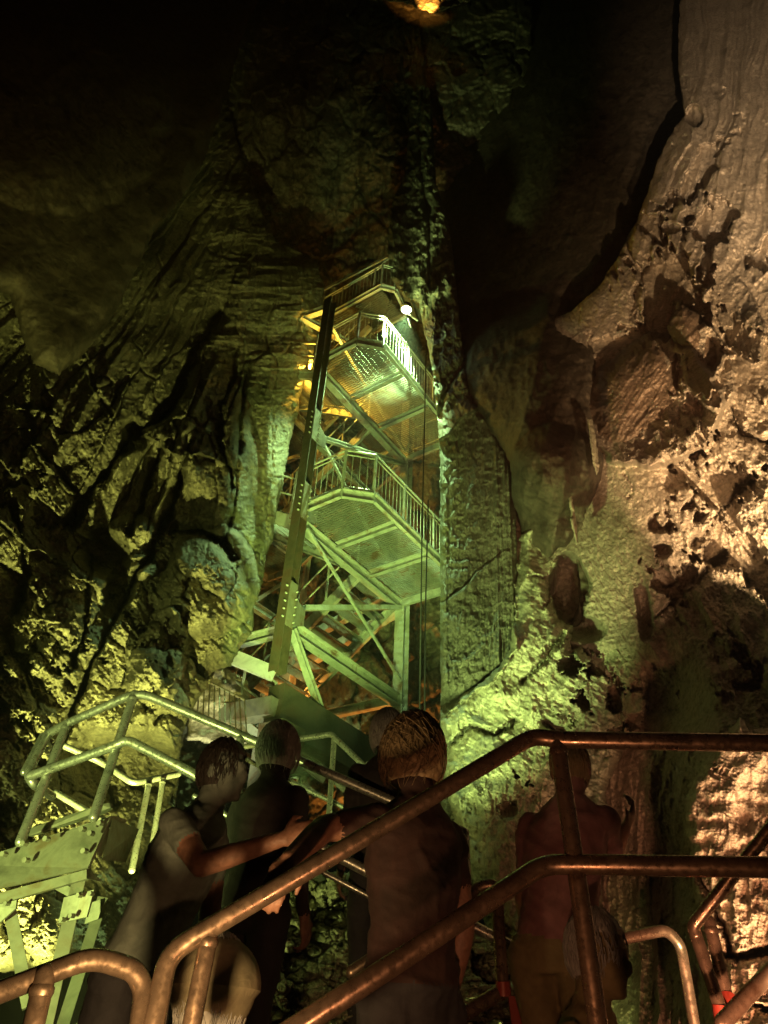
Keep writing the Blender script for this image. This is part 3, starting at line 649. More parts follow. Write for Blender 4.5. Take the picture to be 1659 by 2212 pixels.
brace(T(AL-.1,.0,14.2), T(AL-.1,BM-.2,13.35), .14, .2, 'c', name='stringer'); brace(T(AL-.7,0,14.3), T(AL-.7,BM-.2,13.5), .14, .18, 'c', name='stringer')
brace(T(0,BM,7.8), T(AL,BM,12.0), .08, .08); brace(T(0,BM,16.4), T(AL,BM,12.4), .09, .09); brace(T(0,BM,12.4), T(AL,BM,16.4), .09, .09); brace(T(0,0,14.4), T(0,BM,16.4), .08, .08)
brace(T(0,BM,10.1), T(AL,BM,10.1), .14, .2, 'i', name='beam'); brace(T(0,BM,14.4), T(AL,BM,14.4), .14, .2, 'i', name='beam')
brace(T(1.9,0,5.9), T(1.9,BM,5.9), .14, .2, 'i', name='beam'); brace(T(0,BM,5.9), T(AL,BM,6.0), .12,.16,'i',name='beam'); brace(T(.3,-1.2,6.2), T(AL,-1.0,6.2), .12,.16,'i',name='beam')
brace(T(0,0,16.9), T(-.2,-2.6,17.4), .14, .2, 'i', name='beam'); brace(T(-.2,-.9,16.9), T(1.2,-.4,17.0), .14, .16, 'i', name='beam')
# foot of the tower: box girder and its stub
m = MB(); m.bar(T(-.1,.02,6.15), T(4.3,.0,6.0), .34, .75); m.build('box_girder', M['steelcol'], tower)
m = MB(); m.bar(T(-.12,.1,6.1), T(-.12,-4.0,6.4), .3, .3); m.build('beam', M['steeldk'], tower)
m = MB(); m.bar(T(-.3,.2,5.65), T(.25,.2,5.65), .5, .3); m.bar(T(0,0,3), T(0,0,5.6), .4, .4, upv=TA); m.build('pedestal', M['steeldk'], tower)
m = MB(); m.bar(T(-.05,-.1,6.75), T(-1.3,-1.3,7.25), .06, .26); m.build('beam', M['steel'], tower)
m = MB(); m.bar(T(AL,0,3.0), T(AL,0,5.95), .2, .2, upv=TA); m.build('column', M['steeldk'], tower)

# flood lamp at the top of the pillar
lp = PY(878, 668, 10.6)
fl = empty('flood_lamp', lp, 'glaring white-green flood lamp clamped to the rock beside the upper landing', 'lamp')
ld = (T(1.0,1.2,6) - lp).normalized()
m = MB(); m.tube([lp - ld*.22, lp - ld*.16, lp - ld*.02, lp + ld*.02], [.05, .1, .13, .135], 20); m.build('housing', M['steeldk'], fl, True)
m = MB(); m.tube([lp + ld*.022, lp + ld*.03], [.12, .11], 20); m.ball(lp + ld*.01, .1, 16); m.build('lens', emit('lamp_lens', (.8,1,.72), 22), fl)
m = MB(); m.tube([lp + Vector((.05,.2,-.1)), lp + Vector((.12,.2,-.42))], .02, 8); m.tube([lp + Vector((.05,.2,.1)), lp + Vector((.3,.5,.25))], .02, 8); m.build('bracket', M['steel'], fl)

# two hanging cables
for k, (x0, y0, x1, y1, Y) in enumerate([(921,735,906,1570,9.2), (925,1080,917,1562,9.35)]):
    m = MB(); m.tube([PY(x0,y0,Y), PY((x0+x1)/2 - 2,(y0+y1)/2,Y-.02), PY(x1,y1,Y)], .011, 8)
    tag(m.build('hanging_cable', M['cable'], None, True), ['long black cable hanging from beside the upper landing down past the pillar edge', 'shorter black cable hanging just right of the long one beside the pillar'][k], 'cable')

# ------------------------------------------------------------------ pipe railings
def pipes(name, label, runs, mat, group=None, base=None):
    pts0 = runs[0][1][0]; root = empty(name, base or pts0, label, 'railing', group)
    for part, pts, r, b in runs:
        m = MB(); pp = bend(pts, b) if b else [Vector(p) for p in pts]
        m.tube(pp, r, 18); m.ball(pp[0], r*1.0, 14); m.ball(pp[-1], r*1.0, 14)
        if part == 'post': dd = (pp[1]-pp[0]).normalized(); m.tube([pp[0] + dd*r*.9, pp[0] + dd*(r*1.15), pp[0] + dd*(r*1.45), pp[0] + dd*(r*1.8)], [r*1.03, r*1.16, r*1.14, r*1.02], 18)
        o = m.build(part, M[mat] if isinstance(mat, str) else mat, root, True)
    return root
Zr = 4.3
pipes('platform_railing', 'green-lit pipe railing on the raised platform at the left, sloping down to the right', [
    ('top_rail', [PD(106,1584,4.35), PD(144,1563,4.3), PD(300,1494,4.25), PD(530,1592,4.1), PD(1003,1799,3.75)], .026, .1),
    ('mid_rail', [PD(66,1676,4.0), PD(248,1611,3.95), PD(275,1598,3.95), PD(398,1661,3.85), PD(697,1833,3.65), PD(940,1958,3.5), PD(1120,2052,3.4)], .026, .1),
    ('end_loop', [PD(104,1584,4.35), PD(60,1672,4.05), PD(72,1693,4.02), PD(112,1720,4.3)], .026, .06),
    ('end_loop', [PD(92,1590,4.5), PD(52,1668,4.2)], .022, 0),
    ('post', [PD(290,1500,4.25), PD(250,1620,3.97), PD(203,1765,3.62)], .026, 0),
    ('post', [PD(145,1564,4.3), PD(100,1680,4.0), PD(44,1818,3.68)], .026, 0),
    ('post', [PD(520,1590,4.1), PD(512,1745,3.75)], .022, 0),
    ('post', [PD(1003,1799,3.75), PD(1012,1990,3.4)], .024, 0),
    ('low_rail', [PD(420,1720,3.9), PD(690,1880,3.7), PD(900,1990,3.6)], .014, 0),
    ], 'pipe_g')
pipes('far_platform_railing', 'dim pipe railing on the far side of the left platform', [
    ('top_rail', [PD(141,1612,5.4), PD(222,1648,5.4), PD(287,1692,5.3), PD(385,1672,5.6)], .024, .05),
    ('bottom_rail', [PD(120,1712,4.9), PD(250,1790,4.8)], .022, 0),
    ('post', [PD(322,1689,5.35), PD(285,1880,4.8)], .022, 0), ('post', [PD(352,1684,5.45), PD(325,1850,5.0)], .02, 0)], 'pipe_g')
pipes('far_stair_railing', 'thin bright pipe railing of the far stairs between the heads in the middle', [
    ('top_rail', [PD(518,1614,6.2), PD(650,1596,6.0), PD(716,1586,5.9), PD(726,1596,5.85), PD(792,1660,5.6)], .024, .04),
    ('mid_rail', [PD(518,1631,5.9), PD(568,1660,5.8), PD(666,1707,5.6), PD(775,1760,5.4)], .018, 0),
    ('mid_rail', [PD(723,1688,5.6), PD(770,1727,5.4)], .024, 0),
    ('post', [PD(722,1594,5.87), PD(716,1685,5.6), PD(710,1770,5.3)], .022, 0),
    ('post', [PD(795,1650,5.6), PD(792,1800,5.3)], .02, 0)], 'pipe_g')
pipes('stair_railing', 'large brown pipe handrail with mid rail crossing the foreground and levelling off to the right', [
    ('top_rail', [PD(325,2260,1.72), PD(362,2062,1.86), PD(440,2012,1.9), PD(800,1800,2.1), PD(1150,1590,2.32), PD(1210,1598,2.3), PD(1700,1606,2.1)], .0265, .05),
    ('mid_rail', [PD(610,2240,1.72), PD(900,2050,1.9), PD(1172,1868,2.1), PD(1250,1867,2.08), PD(1700,1874,1.92)], .0275, .05),
    ('post', [PD(1203,1600,2.3), PD(1243,1866,2.09), PD(1298,2260,1.82)], .0265, 0),
    ('post', [PD(455,2006,1.91), PD(405,2260,1.75)], .024, 0)], 'pipe_b')
pipes('corner_railing', 'golden rusty pipe rail with a bent end in the lower left corner', [
    ('top_rail', [PD(-60,2166,1.75), PD(200,2066,1.85), PD(292,2096,1.85), PD(312,2140,1.83), PD(296,2270,1.72)], .0265, .05),
    ('post', [PD(98,2106,1.8), PD(62,2260,1.7)], .0265, 0)], 'pipe_b')
pipes('lower_stair_railing', 'brown pipe rail with square frame behind the long handrail, low in the middle', [
    ('top_rail', [PD(760,2100,2.7), PD(1040,1915,2.9), PD(1066,1910,2.9), PD(1074,1940,2.88), PD(1086,2140,2.65)], .024, .04),
    ('bottom_rail', [PD(1090,2138,2.66), PD(920,2240,2.5)], .026, 0),
    ('post', [PD(935,1790,3.3), PD(936,2000,3.0), PD(937,2260,2.8)], .025, 0),
    ('post', [PD(912,1985,2.8), PD(908,2260,2.6)], .023, 0),
    ('frame', [PD(938,1790,3.3), PD(1000,1806,3.28), PD(1006,1990,3.0)], .02, .03)], 'pipe_b')
m = MB(); m.tube([PD(1086,2118,2.66), PD(1088,2150,2.64)], .028, 14); m.prism([PD(1098,2150,2.7), PD(1112,2152,2.7), PD(1140,2260,2.6), PD(1112,2260,2.6)], Vector((0,.02,0)))
tag(m.build('rail_socket', M['pipe_r'], None, True), 'red painted socket and strap at the foot of the low brown pipe frame', 'rail socket')
pipes('right_stair_railing', 'dark steep pipe railing rising to the right edge', [
    ('top_rail', [PD(1700,1745,2.5), PD(1497,2000,2.5), PD(1503,2020,2.5), PD(1556,2180,2.35)], .022, .03),
    ('post', [PD(1532,1990,2.55), PD(1572,2165,2.4)], .022, 0),
    ('bottom_rail', [PD(1720,2040,2.35), PD(1560,2210,2.2)], .024, 0)], 'pipe_b')
m = MB(); m.tube([PD(1556,2172,2.355), PD(1566,2250,2.3)], .026, 14); m.tube([PD(1571,2150,2.41), PD(1577,2200,2.35)], .026, 14)
tag(m.build('rail_socket', M['pipe_r'], None, True), 'red painted sockets at the foot of the steep right railing', 'rail socket')
pipes('hoop_railing', 'brown hoop shaped pipe rail in front of the dark buttress at lower right', [
    ('hoop', [PD(1305,2036,2.9), PD(1440,2008,2.95), PD(1470,2040,2.95), PD(1508,2260,2.75)], .022, .07)], 'pipe_b')

# ------------------------------------------------------------------ left platform
plat = empty('steel_platform', PD(120,1900,3.9), 'green-lit bolted steel platform frame with braced legs at the lower left', 'platform')
a0, a1, a2, a3 = PD(-80,1868,3.75), PD(238,1765,3.72), PD(189,1875,3.45), PD(-80,1938,3.5)
back = Vector((.25,.9,.1)).normalized()
m = MB(); m.prism([a0,a1,a2,a3], back*.02); m.prism([a0 + back*.02 + Vector((0,0,.0)), a1 + back*.02, a1 + back*.16, a0 + back*.16], Vector((0,0,.012))); m.build('edge_beam', M['plate'], plat)
b1 = PD(300,1792,4.1); b2 = PD(272,1862,3.9); 
m = MB(); m.prism([a1 + back*.03, b1, b2, PD(214,1856,3.52) + back*.03], Vector((.0,-.012,0))); m.build('end_plate', M['plate'], plat)
m = MB(); m.bar(PD(214,1846,3.6), PD(234,1788,3.72), .012, .05, upv=(0,1,0)); m.build('stiffener', M['plate'], plat)
m = MB(); m.prism([PD(-80,1950,3.5), PD(187,1878,3.44), PD(187,1898,3.4), PD(-80,1975,3.45)], back*.03)
m.prism([PD(187,1878,3.44), PD(252,1936,3.8), PD(248,1942,3.8), PD(215,1905,3.55), PD(187,1898,3.4)], back*.03); m.build('lower_flange', M['plate'], plat)
def member(x0,y0,z0,x1,y1,z1,w,name,mat='plate',h=.02,angle=True):
    m = MB(); p = PD(x0,y0,z0); q = PD(x1,y1,z1); vd = (p - Vector(CAM)).normalized()
    m.bar(p, q, w, h, upv=vd)
    if angle: m.bar(p, q, h, w*.8, upv=vd, off=(w/2 - h/2 + .002, w*.4 + h/2))
    return m.build(name, M[mat], plat)
member(171,1897,3.5,84,2270,2.95,.062,'leg'); member(222,1940,3.75,118,2270,3.15,.055,'leg')
member(19,1955,3.5,62,2175,3.2,.055,'brace'); member(240,2118,3.5,140,2270,3.3,.05,'brace'); member(110,1905,3.7,165,1935,3.7,.04,'brace')
m = MB(); m.prism([PD(138,1939,3.38), PD(203,1922,3.38), PD(187,1981,3.32), PD(126,1994,3.32)], back*.012); g1 = m.build('gusset_plate', M['plate'], plat)
m = MB(); m.prism([PD(196,1950,3.62), PD(226,1940,3.62), PD(212,1985,3.57), PD(182,1996,3.57)], back*.012); m.build('gusset_plate', M['plate'], plat)
m = MB(); m.prism([PD(-20,1958,3.42), PD(36,1944,3.42), PD(34,1962,3.4), PD(-20,2010,3.38)], back*.012); m.build('gusset_plate', M['plate'], plat)
for (x, y, z) in [(178,1791,3.58),(196,1800,3.56),(216,1778,3.66),(182,1838,3.5),(8,1845,3.62),(52,1822,3.64),(56,1858,3.56),(100,1812,3.6)]:
    p = PD(x, y, z); m = MB(); m.tube([p - back*.014, p + back*.02], .014, 6); m.build('bolt', M['plate'], plat)
for (x, y, z) in [(170,1934,3.34),(196,1930,3.34),(154,1978,3.29),(134,1986,3.29),(14,1952,3.4)]:
    p = PD(x, y, z); m = MB(); m.tube([p - back*.012, p + back*.02], .011, 6); m.build('bolt', M['plate'], plat)
m = MB(); m.prism([PD(62,1790,3.95), PD(215,1738,3.95), PD(236,1734,3.97), PD(238,1745,3.93), PD(215,1758,3.88), PD(62,1806,3.88)], back*.03); m.build('toe_board', M['plate'], plat)

# lit mesh fence behind the box girder at lower left of the tower
fp = empty('bar_fence', PY(480,1500,10.2), 'pale railing of thin upright bars lit white-green behind the tower foot', 'fence')
m = MB(); m.tube([PY(405,1450,10.4), PY(528,1512,10.4)], .02, 8); m.build('rail', M['steeldk'], fp, True); m = MB(); m.tube([PY(395,1532,9.9), PY(540,1605,9.9)], .02, 8); m.build('rail', M['steeldk'], fp, True)
for k in range(12):
    t = k/11; m = MB(); m.tube([PY(410 + 118*t, 1453 + 59*t, 10.4), PY(402 + 132*t, 1536 + 66*t, 9.9)], .011, 6); m.build('bar', M['steeldk'], fp)
mass('pale_rock', [(390,1440),(470,1430),(540,1470),(545,1620),(400,1600)], [(390,1440,11.6),(540,1460,11.8),(450,1600,11.2)], 3, lambda x, y, d: .3*fbm(x/60, y/60, 151, 4) + .05*ridged(x/12, y/10, 152, 3), M['drape'],
     'pale rock slab seen through the bar fence', 'rock', edge=(20,.3), thick=.6)

# steps carrying the visitors
stp = empty('walkway_stairs', (.2, 2.6, -1.0), 'dark steel steps of the lower walkway under the visitors', 'stairs')
for k in range(8):
    m = MB(); x = -1.6 + k*.27; z = -.6 + k*.15; m.bar((x, 2.3, z), (x, 4.4, z), .29, .04); m.build('tread', M['rubber'], stp)
m = MB(); m.bar((-1.8,2.25,-.8), (.5,2.25,.45), .03, .26); m.bar((-1.8,4.45,-.8), (.5,4.45,.45), .03, .26); m.build('stringer', M['rubber'], stp)

#PEOPLE#
# ------------------------------------------------------------------ people
def ell(bm, c, rx, ry, rz, ax, ay, az, nu=20, nv=14, f=None):
    rows = []
    for j in range(nv+1):
        ph = math.pi*j/nv; row = []
        for i in range(nu):
            t = 2*math.pi*i/nu; n = Vector((math.sin(ph)*math.cos(t), math.sin(ph)*math.sin(t), math.cos(ph)))
            s = f(n) if f else 1
            row.append(bm.verts.new(Vector(c) + ax*n.x*rx*s + ay*n.y*ry*s + az*n.z*rz*s))
        rows.append(row)
    for a, b in zip(rows, rows[1:]):
        for i in range(nu):
            try: bm.faces.new((a[i], a[(i+1)%nu], b[(i+1)%nu], b[i]))
            except Exception: pass
def cone(m, pts, rr, n=12):
    m.tube(pts, list(rr), n)
    for p, r in zip(pts, rr): m.ball(p, r*.99, 12)
def person(label, head, yaw, arms, mats, lean=(0,0), hair='hairgrey', hairshape='short', group=None, voxel=.011, sleeve=.16, scale=1.0, headtilt=0, cap=None, legs=True, hands=()):
    H = Vector(head); f = Vector((math.cos(yaw), math.sin(yaw), 0)); s = Vector((-f.y, f.x, 0)); u = Vector((0,0,1))   # s = the person's left
    k = scale
    neck = H - u*.15*k - f*.02 + Vector((lean[0], lean[1], 0))*.15
    hip = neck - u*.56*k + Vector((lean[0], lean[1], 0)) ; tl = (neck - hip).normalized()
    foot_z = H.z - 1.62*k
    root = empty('person', (hip.x, hip.y, foot_z), label, 'person', group)
    bones = []; m = MB()
    def ring(c, rx, ry, n=20): return [m.bm.verts.new(c + s*math.cos(2*math.pi*i/n)*rx*k + f*math.sin(2*math.pi*i/n)*ry*k) for i in range(n)]
    L = (neck-hip).length
    R = [ring(hip - tl*.1, .12, .1), ring(hip, .17, .125), ring(hip + tl*L*.3, .15, .115), ring(hip + tl*L*.6, .175, .13), ring(hip + tl*L*.82, .19, .115), ring(hip + tl*L*.94, .13, .085), ring(neck + tl*.02, .062, .062), ring(neck + tl*.1, .055, .058)]
    for a, b in zip(R, R[1:]):
        for i in range(20): m.bm.faces.new((a[i], a[(i+1)%20], b[(i+1)%20], b[i]))
    m.bm.faces.new(R[0][::-1]); m.bm.faces.new(R[-1])
    bones.append((hip + tl*.02, neck - tl*.03, 0, .16))
    # head
    fh = (f*math.cos(headtilt) - u*math.sin(headtilt)).normalized(); uh = (u*math.cos(headtilt) + f*math.sin(headtilt)).normalized()
    def hf(n): return 1 - .16*max(0, -n.z)**1.5*(1 if n.x < .3 else .5)
    ell(m.bm, H + uh*.02, .1*k, .077*k, .12*k, fh, s, uh, f=hf)
    ell(m.bm, H + fh*.045 - uh*.055, .055*k, .052*k, .062*k, fh, s, uh)          # jaw
    ell(m.bm, H + fh*.1 - uh*.02, .022*k, .014*k, .03*k, fh, s, uh, 10, 8)        # nose
    ell(m.bm, H + fh*.088 + uh*.03, .02*k, .05*k, .012*k, fh, s, uh, 12, 8)       # brow
    ell(m.bm, H + fh*.092 - uh*.065, .012*k, .024*k, .008*k, fh, s, uh, 10, 6)
    ell(m.bm, H + fh*.082 - uh*.098, .022*k, .022*k, .018*k, fh, s, uh, 10, 6)
    for sg in (-1, 1):
        ell(m.bm, H + s*.08*k*sg - uh*.01, .024*k, .012*k, .033*k, fh, s, uh, 10, 8)
        ell(m.bm, H + fh*.06 + s*.045*sg - uh*.03, .03, .025, .03, fh, s, uh, 10, 8)
    bones.append((neck + tl*.05, H, 2, .05))
    shd = [neck - tl*.09 + s*.165*k*sg for sg in (1, -1)]
    for i, arm in enumerate(arms):
        S = shd[i]
        if arm is None: E_ = S - u*.28*k + s*.05*(1-2*i); W = E_ - u*.22*k + f*.09
        else: E_, W = Vector(arm[0]), Vector(arm[1])
        cone(m, [S, S.lerp(E_, .5), E_], [.058*k, .05*k, .043*k]); cone(m, [E_, E_.lerp(W, .3), W], [.043*k, .042*k, .027*k])
        t = sleeve/max(.05, (E_-S).length)
        bones.append((S, S.lerp(E_, min(1, t)), 0, .06))
        if t < 1: bones.append((S.lerp(E_, t), E_, 2, .045))
        if sleeve > .4: bones.append((E_, E_.lerp(W, .92), 0, .05)); bones.append((W, W + (W-E_).normalized()*.08, 2, .05))
        else: bones.append((E_, W + (W-E_).normalized()*.1, 2, .05))
        # hand
        fd = (W - E_).normalized()
        if i < len(hands) and hands[i] is not None: hd, curl = Vector(hands[i][0]).normalized(), Vector(hands[i][1]).normalized()
        else: hd, curl = fd, (-s*(1-2*i)).normalized()
        wd = hd.cross(curl).normalized(); curl = wd.cross(hd).normalized()
        palm = W + hd*.045
        ell(m.bm, palm, .055, .043, .018, hd, wd, curl, 14, 10)
        for q in range(4):
            l = (.034, .04, .037, .028)[q]; o = W + hd*.085 + wd*(.03 - .02*q)
            a = o + (hd*.85 + curl*.4).normalized()*l; b = a + (hd*.35 + curl*.9).normalized()*l*.8; c = b + (curl - hd*.25).normalized()*l*.6
            m.tube([o - hd*.02, o, a, b, c], [.0105, .0105, .0095, .0088, .0075], 8)
            for p_, r_ in ((a, .0095), (b, .0088), (c, .0075)): m.ball(p_, r_, 8)
        o = W + hd*.025 + wd*.034; a = o + (wd*.8 + hd*.7).normalized()*.035; b = a + (hd*.8 + curl*.7).normalized()*.03
        m.tube([o - wd*.012, o, a, b], [.013, .013, .011, .009], 8); m.ball(a, .011, 8); m.ball(b, .009, 8)
    for sg in (1, -1):
        hj = hip + s*.09*k*sg - tl*.03; kn = Vector((hj.x, hj.y, 0)) + f*(.06 if sg > 0 else -.02) + u*(foot_z + .48*k); an = Vector((hj.x, hj.y, 0)) + f*(-.02 if sg > 0 else -.1) + u*(foot_z + .08)
        cone(m, [hj, hj.lerp(kn, .4), kn], [.095*k, .085*k, .06*k]); cone(m, [kn, kn.lerp(an, .35), an], [.06*k, .058*k, .038*k])
        m.tube([an - f*.04 - u*.03, an + f*.09 - u*.045, an + f*.17 - u*.055], [.042, .04, .028], 10); m.ball(an + f*.17 - u*.055, .028, 8); m.ball(an - f*.04 - u*.03, .042, 8)
        bones.append((hj, kn, 1, .09)); bones.append((kn, an, 1, .06)); bones.append((an, an + f*.17 - u*.05, 3, .05))
    bones.append((hip - tl*.12, hip, 1, .16))
    me = bpy.data.meshes.new('tmp'); m.bm.to_mesh(me); m.bm.free(); o = bpy.data.objects.new('tmp', me); C.objects.link(o)
    r = o.modifiers.new('r', 'REMESH'); r.mode = 'VOXEL'; r.voxel_size = voxel
    sm_ = o.modifiers.new('s', 'SMOOTH'); sm_.iterations = 4; sm_.factor = .5
    dg = bpy.context.evaluated_depsgraph_get(); nm = bpy.data.meshes.new_from_object(o.evaluated_get(dg)); bpy.data.objects.remove(o)
    nm.name = 'body'; n = len(nm.vertices); co = np.empty(n*3, np.float32); nm.vertices.foreach_get('co', co); co = co.reshape(-1, 3).astype(float)
    # cloth folds
    nrm = np.empty(n*3, np.float32); nm.vertices.foreach_get('normal', nrm); nrm = nrm.reshape(-1, 3)
    best = np.full(n, 1e9); cls = np.zeros(n, int)
    for a, b, c, rr in bones:
        a = np.array(a); b = np.array(b); ab = b - a; t = np.clip(((co-a)@ab)/max(1e-9, ab@ab), 0, 1); d = np.linalg.norm(co - a - t[:,None]*ab, axis=1)/rr
        nn = d < best; best = np.where(nn, d, best); cls = np.where(nn, c, cls)
    fold = (ridged(co[:,0]*6 + co[:,2]*3, co[:,2]*9 - co[:,1]*5, 2.2, 3) - .4)*.02*(cls < 2)
    co2 = co + nrm*fold[:,None]; nm.vertices.foreach_set('co', co2.astype(np.float32).ravel())
    lv = np.empty(len(nm.loops), np.int32); nm.loops.foreach_get('vertex_index', lv); st = np.empty(len(nm.polygons), np.int32); nm.polygons.foreach_get('loop_start', st)
    o = link('body', nm, [M[x] for x in mats] + [M['rubber']], root)
    nm.polygons.foreach_set('material_index', cls[lv[st]].astype(np.int32)); nm.polygons.foreach_set('use_smooth', [True]*len(nm.polygons))
    # hair
    if hair:
        hb = bmesh.new(); big = {'short': 1.0, 'full': 1.22, 'curly': 1.3}[hairshape]
        nu, nv = 64, 40; rows = []
        for j in range(nv+1):
            ph = math.pi*.72*j/nv; row = []
            for i in range(nu):
                t = 2*math.pi*i/nu; nrm_ = Vector((math.sin(ph)*math.cos(t), math.sin(ph)*math.sin(t), math.cos(ph)))
                front = max(0, nrm_.x)
                if nrm_.x > .25 and nrm_.z < .45: shrink = .86
                else: shrink = 1.0
                a_ = float(ridged(np.array([t*(9 if hairshape != 'curly' else 5)]), np.array([ph*(1.4 if hairshape != 'curly' else 5)]), 3.3, 4)[0])
                q = (1.03 + .08*a_*(big**2) + (big-1)*.9)*shrink if shrink == 1 else shrink
                row.append(hb.verts.new(H + uh*.02 + fh*nrm_.x*.1*k*q + s*nrm_.y*.08*k*q + uh*nrm_.z*.12*k*q))
            rows.append(row)
        for a, b in zip(rows, rows[1:]):
            for i in range(nu): hb.faces.new((a[i], a[(i+1)%nu], b[(i+1)%nu], b[i]))
        rg = random.Random(int(H.x*1000)); kk = 1.15 if hairshape != 'short' else 1.0
        for _ in range(700):
            t = rg.uniform(.5, 2*math.pi-.5); ph = rg.uniform(.05, 1.9); tw = rg.uniform(-.5, .5); Ls = rg.uniform(.25, .7); pr_ = None
            for st_ in range(5):
                e_ = st_/4; p2 = ph + Ls*e_; t2 = t + tw*e_*(2.5 if hairshape == 'curly' else .6); rr_ = 1.09 + (big-1)*.95 + (.07 if hairshape == 'curly' else .03)*math.sin(e_*3 + tw*5) + rg.uniform(0, .03)
                n_ = Vector((math.sin(p2)*math.cos(t2), math.sin(p2)*math.sin(t2), math.cos(p2))); c_ = H + uh*.02 + fh*n_.x*.1*k*rr_ + s*n_.y*.08*k*rr_ + uh*n_.z*.12*k*rr_
                w_ = .0022*(1-e_*.8); sd = s*math.cos(t2) - fh*math.sin(t2)
                cur = (hb.verts.new(c_ - sd*w_), hb.verts.new(c_ + sd*w_), hb.verts.new(c_ + (c_-H).normalized()*w_*1.5))
                if pr_:
                    for i_ in range(3): hb.faces.new((pr_[i_], pr_[(i_+1)%3], cur[(i_+1)%3], cur[i_]))
                pr_ = cur
        me = bpy.data.meshes.new('hair'); hb.to_mesh(me); hb.free(); link('hair', me, M[hair], root, True)
    if cap:
        cm = MB(); ell(cm.bm, H + uh*.035, .132*k, .115*k, .115*k, fh, s, uh, 32, 20, f=lambda n: 1 if n.z > -.15 else .9)
        ell(cm.bm, H + uh*.05 + fh*.13, .08, .075, .01, fh, s, uh, 20, 8); cm.build('cap', M[cap], root, True)
    m = MB(); m.bar((hip.x-.32, hip.y-.05, foot_z-.03), (hip.x+.32, hip.y-.05, foot_z-.03), .5, .04); m.build('tread', M['rubber'], stp)
    return root
P = PD
person('person in a faded pink shirt and olive trousers climbing behind the right handrail post', P(1232,1660,3.25), math.radians(65),
       [None, (P(1320,1850,3.1), P(1350,1790,3.15))], ['pink','olive','skin'], lean=(-.12,0), hair='hairbrown', sleeve=.2)
person('person in an olive shirt whose face shows in profile right of the brown post', P(1288,2068,2.45), math.radians(-35),
       [None, None], ['olive','trouser','skin'], lean=(-.1,.1), hair='hairgrey', sleeve=.5, headtilt=.1)
person('person with curly light brown hair and one bare hand gripping the long handrail', P(890,1645,2.65), math.radians(125),
       [(P(700,1790,2.3), P(622,1858,2.1)), None], ['maroon','trouser','skin'], hair='hairbrown', hairshape='curly', sleeve=.12, voxel=.008,
       hands=((P(600,1905,2.03) - P(622,1858,2.1), P(600,1905,2.1) - P(600,1880,1.9)), None))
person('person with smooth grey hair and a dark jacket seen from behind between the rails', P(600,1630,3.7), math.radians(60),
       [None, None], ['dark','trouser','skin'], hair='hairgrey', hairshape='full', sleeve=.6)
person('person with dark hair and pale green shirt stretching a bare forearm to the right', P(478,1672,3.0), math.radians(-20),
       [None, (P(435,1868,2.55), P(610,1812,2.5))], ['mint','trouser','skin'], lean=(-.14,0), hair='hairdark', sleeve=.1, voxel=.009)
person('person with thin grey hair farther off, just left of the curly haired one', P(836,1592,4.3), math.radians(100),
       [None, None], ['dark','trouser','skin'], hair='hairgrey', hairshape='full', sleeve=.6)
person('person in a cream cap and cream shirt at the bottom edge behind the golden pipe', P(458,2165,2.2), math.radians(80),
       [None, None], ['cream','trouser','skin'], hair='hairgrey', sleeve=.3, cap='cream', scale=1.25)
#END PEOPLE#

# ------------------------------------------------------------------ lights
def lamp(name, loc, col, e, target=None, ang=None, blend=.5, rad=.05):
    if target is not None:
        l = bpy.data.lights.new(name, 'SPOT'); l.spot_size = math.radians(ang); l.spot_blend = blend
    else: l = bpy.data.lights.new(name, 'POINT')
    l.energy = e; l.color = col; l.shadow_soft_size = rad
    o = bpy.data.objects.new(name, l); C.objects.link(o); o.location = loc
    if target is not None: o.rotation_euler = (Vector(target) - Vector(loc)).to_track_quat('-Z', 'Y').to_euler()
    return o
GRN = (.82, 1, .2); WARM = (1, .67, .33); ORG = (1, .42, .06)
lamp('lamp_flood', lp + ld*.2, (.55,1,.36), 12000, T(1.2,.0,9), 64, .7, .06)
lamp('fill_flood_spill', lp + Vector((-.5,-.4,-1.6)), (.7,1,.3), 3600, PY(920,520,12.2), 46, 1, .05)  # extra spot, added to stand for the flood's spill on the rock ridge
lamp('lamp_low_left', (-1.2, 4.4, .8), (.9,1,.22), 6800, PY(190,1380,7.6), 56, 1, .05)
lamp('fill_platform', (-2.4, .9, .8), (.8,1,.25), 1500, PD(110,1790,4.0), 46, .8, .05)  # second left spot, added to brighten the platform and its rails
lamp('lamp_low_mid', PD(760,1880,4.9), (.66,1,.27), 2900, PY(1060,1330,8.6), 52, 1, .06)
lamp('lamp_tower_low', PD(640,1720,6.6), (.6,1,.18), 4600, T(1.5,0,10.5), 50, .8, .08)
lamp('lamp_upper_mid', T(1.0,2.6,7.5), (.92,.9,.22), 5500, PY(740,430,14), 34, 1, .08)
lamp('fill_fence', PY(470,1760,9.8), (.85,1,.55), 500, PY(470,1530,11.5), 60, .8, .08)  # added fill to lift the pale rock and bar fence
lamp('fill_rubble', PD(1230,2330,2.9), (.8,1,.25), 900, PD(1000,2150,5.6), 60, .8, .05)  # added green fill so the rubble bank reads bright
lamp('lamp_tower_orange', T(.35,-.7,15.3), (1,.58,.05), 420, rad=.05)
lamp('lamp_back_orange', T(4.6,-.5,3.5), (1,.36,.05), 1300, PY(900,1420,17), 90, .8, .1)
lamp('lamp_back_orange', T(3.2,-2.5,8.5), (1,.4,.06), 45, rad=.1)
lamp('lamp_top_orange', PY(925,26,10.1), ORG, 5000, PY(925,-14,10.45), 34, .8, .05)
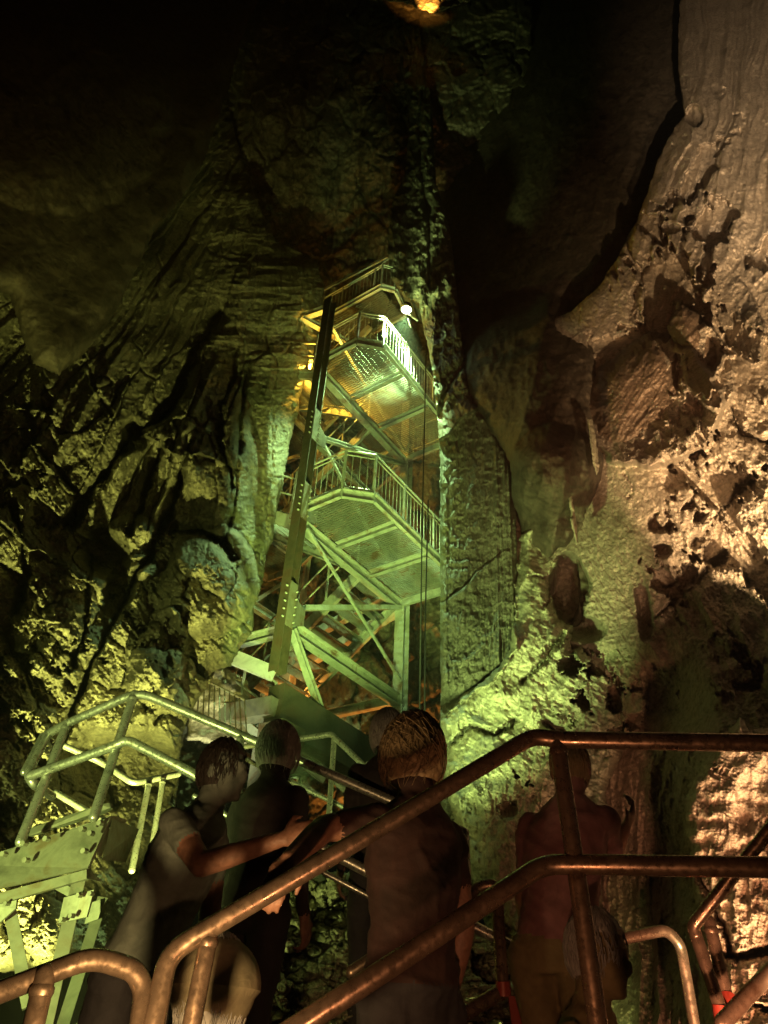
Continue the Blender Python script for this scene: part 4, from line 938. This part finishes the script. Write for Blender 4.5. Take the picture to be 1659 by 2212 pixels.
lamp('fill_right_buttress', (.9, 1.6, 1.0), (1,.42,.2), 650, PY(1440,1780,6), 36, 1, .05)  # added warm fill for the buttress, no fixture there
lamp('lamp_right_warm', (2.2, 2.2, 1.2), WARM, 21000, PY(1800,1000,6.3), 43, 1, .04)
lamp('fill_right_high', (1.7, 1.6, 1.4), (1,.72,.42), 30000, PY(1730,150,7.6), 26, 1, .04)  # added spot extending the warm light up to the wall top
lamp('fill_right_mid', (1.2, 2.2, 1.2), (1,.58,.3), 1500, PY(1400,1120,7.6), 24, 1, .04)  # added fill to warm the middle of the right wall
lamp('lamp_right_low', (1.3, 2.6, 1.35), WARM, 520, PY(1650,1850,3.8), 60, .9, .04)
lamp('lamp_near_orange', PD(240,2480,1.25), (1,.6,.24), 70, PD(300,2060,1.85), 120, .9, .03)
lamp('lamp_near_red', PD(1050,2560,1.1), (1,.42,.18), 17, PD(1100,1900,2), 140, .8, .03)
lamp('lamp_upper_left', (-2.5, 1.0, 2.0), (1,.32,.08), 420, PY(90,100,6.5), 44, 1, .2)
lamp('fill_dim_red', (.2, .6, 1.8), (1,.42,.18), 1100, PY(1160,800,10.5), 44, 1, .2)  # added ambient fill so the dark wall stays faintly brown
hz = MB(); hz.hexa([(-13,-5,-2.5),(13,-5,-2.5),(13,21,-2.5),(-13,21,-2.5),(-13,-5,48),(13,-5,48),(13,21,48),(-13,21,48)])
hm, nt, b = newmat('haze'); nt.nodes.remove(b); pv = N(nt, 'ShaderNodeVolumePrincipled', i_Density=.0013, i_Anisotropy=.3); pv.inputs['Color'].default_value = (.85,.88,.85,1)
nt.links.new(pv.outputs[0], nt.nodes['Material Output'].inputs['Volume']); tag(hz.build('haze', hm), 'thin damp haze in the cave air', kind='stuff')

w = bpy.data.worlds.new('World'); sc.world = w; w.use_nodes = True
w.node_tree.nodes['Background'].inputs[0].default_value = (.5,.42,.25,1); w.node_tree.nodes['Background'].inputs[1].default_value = .0012
sc.view_settings.view_transform = 'Standard'; sc.view_settings.look = 'None'; sc.view_settings.exposure = 0; sc.view_settings.gamma = 1
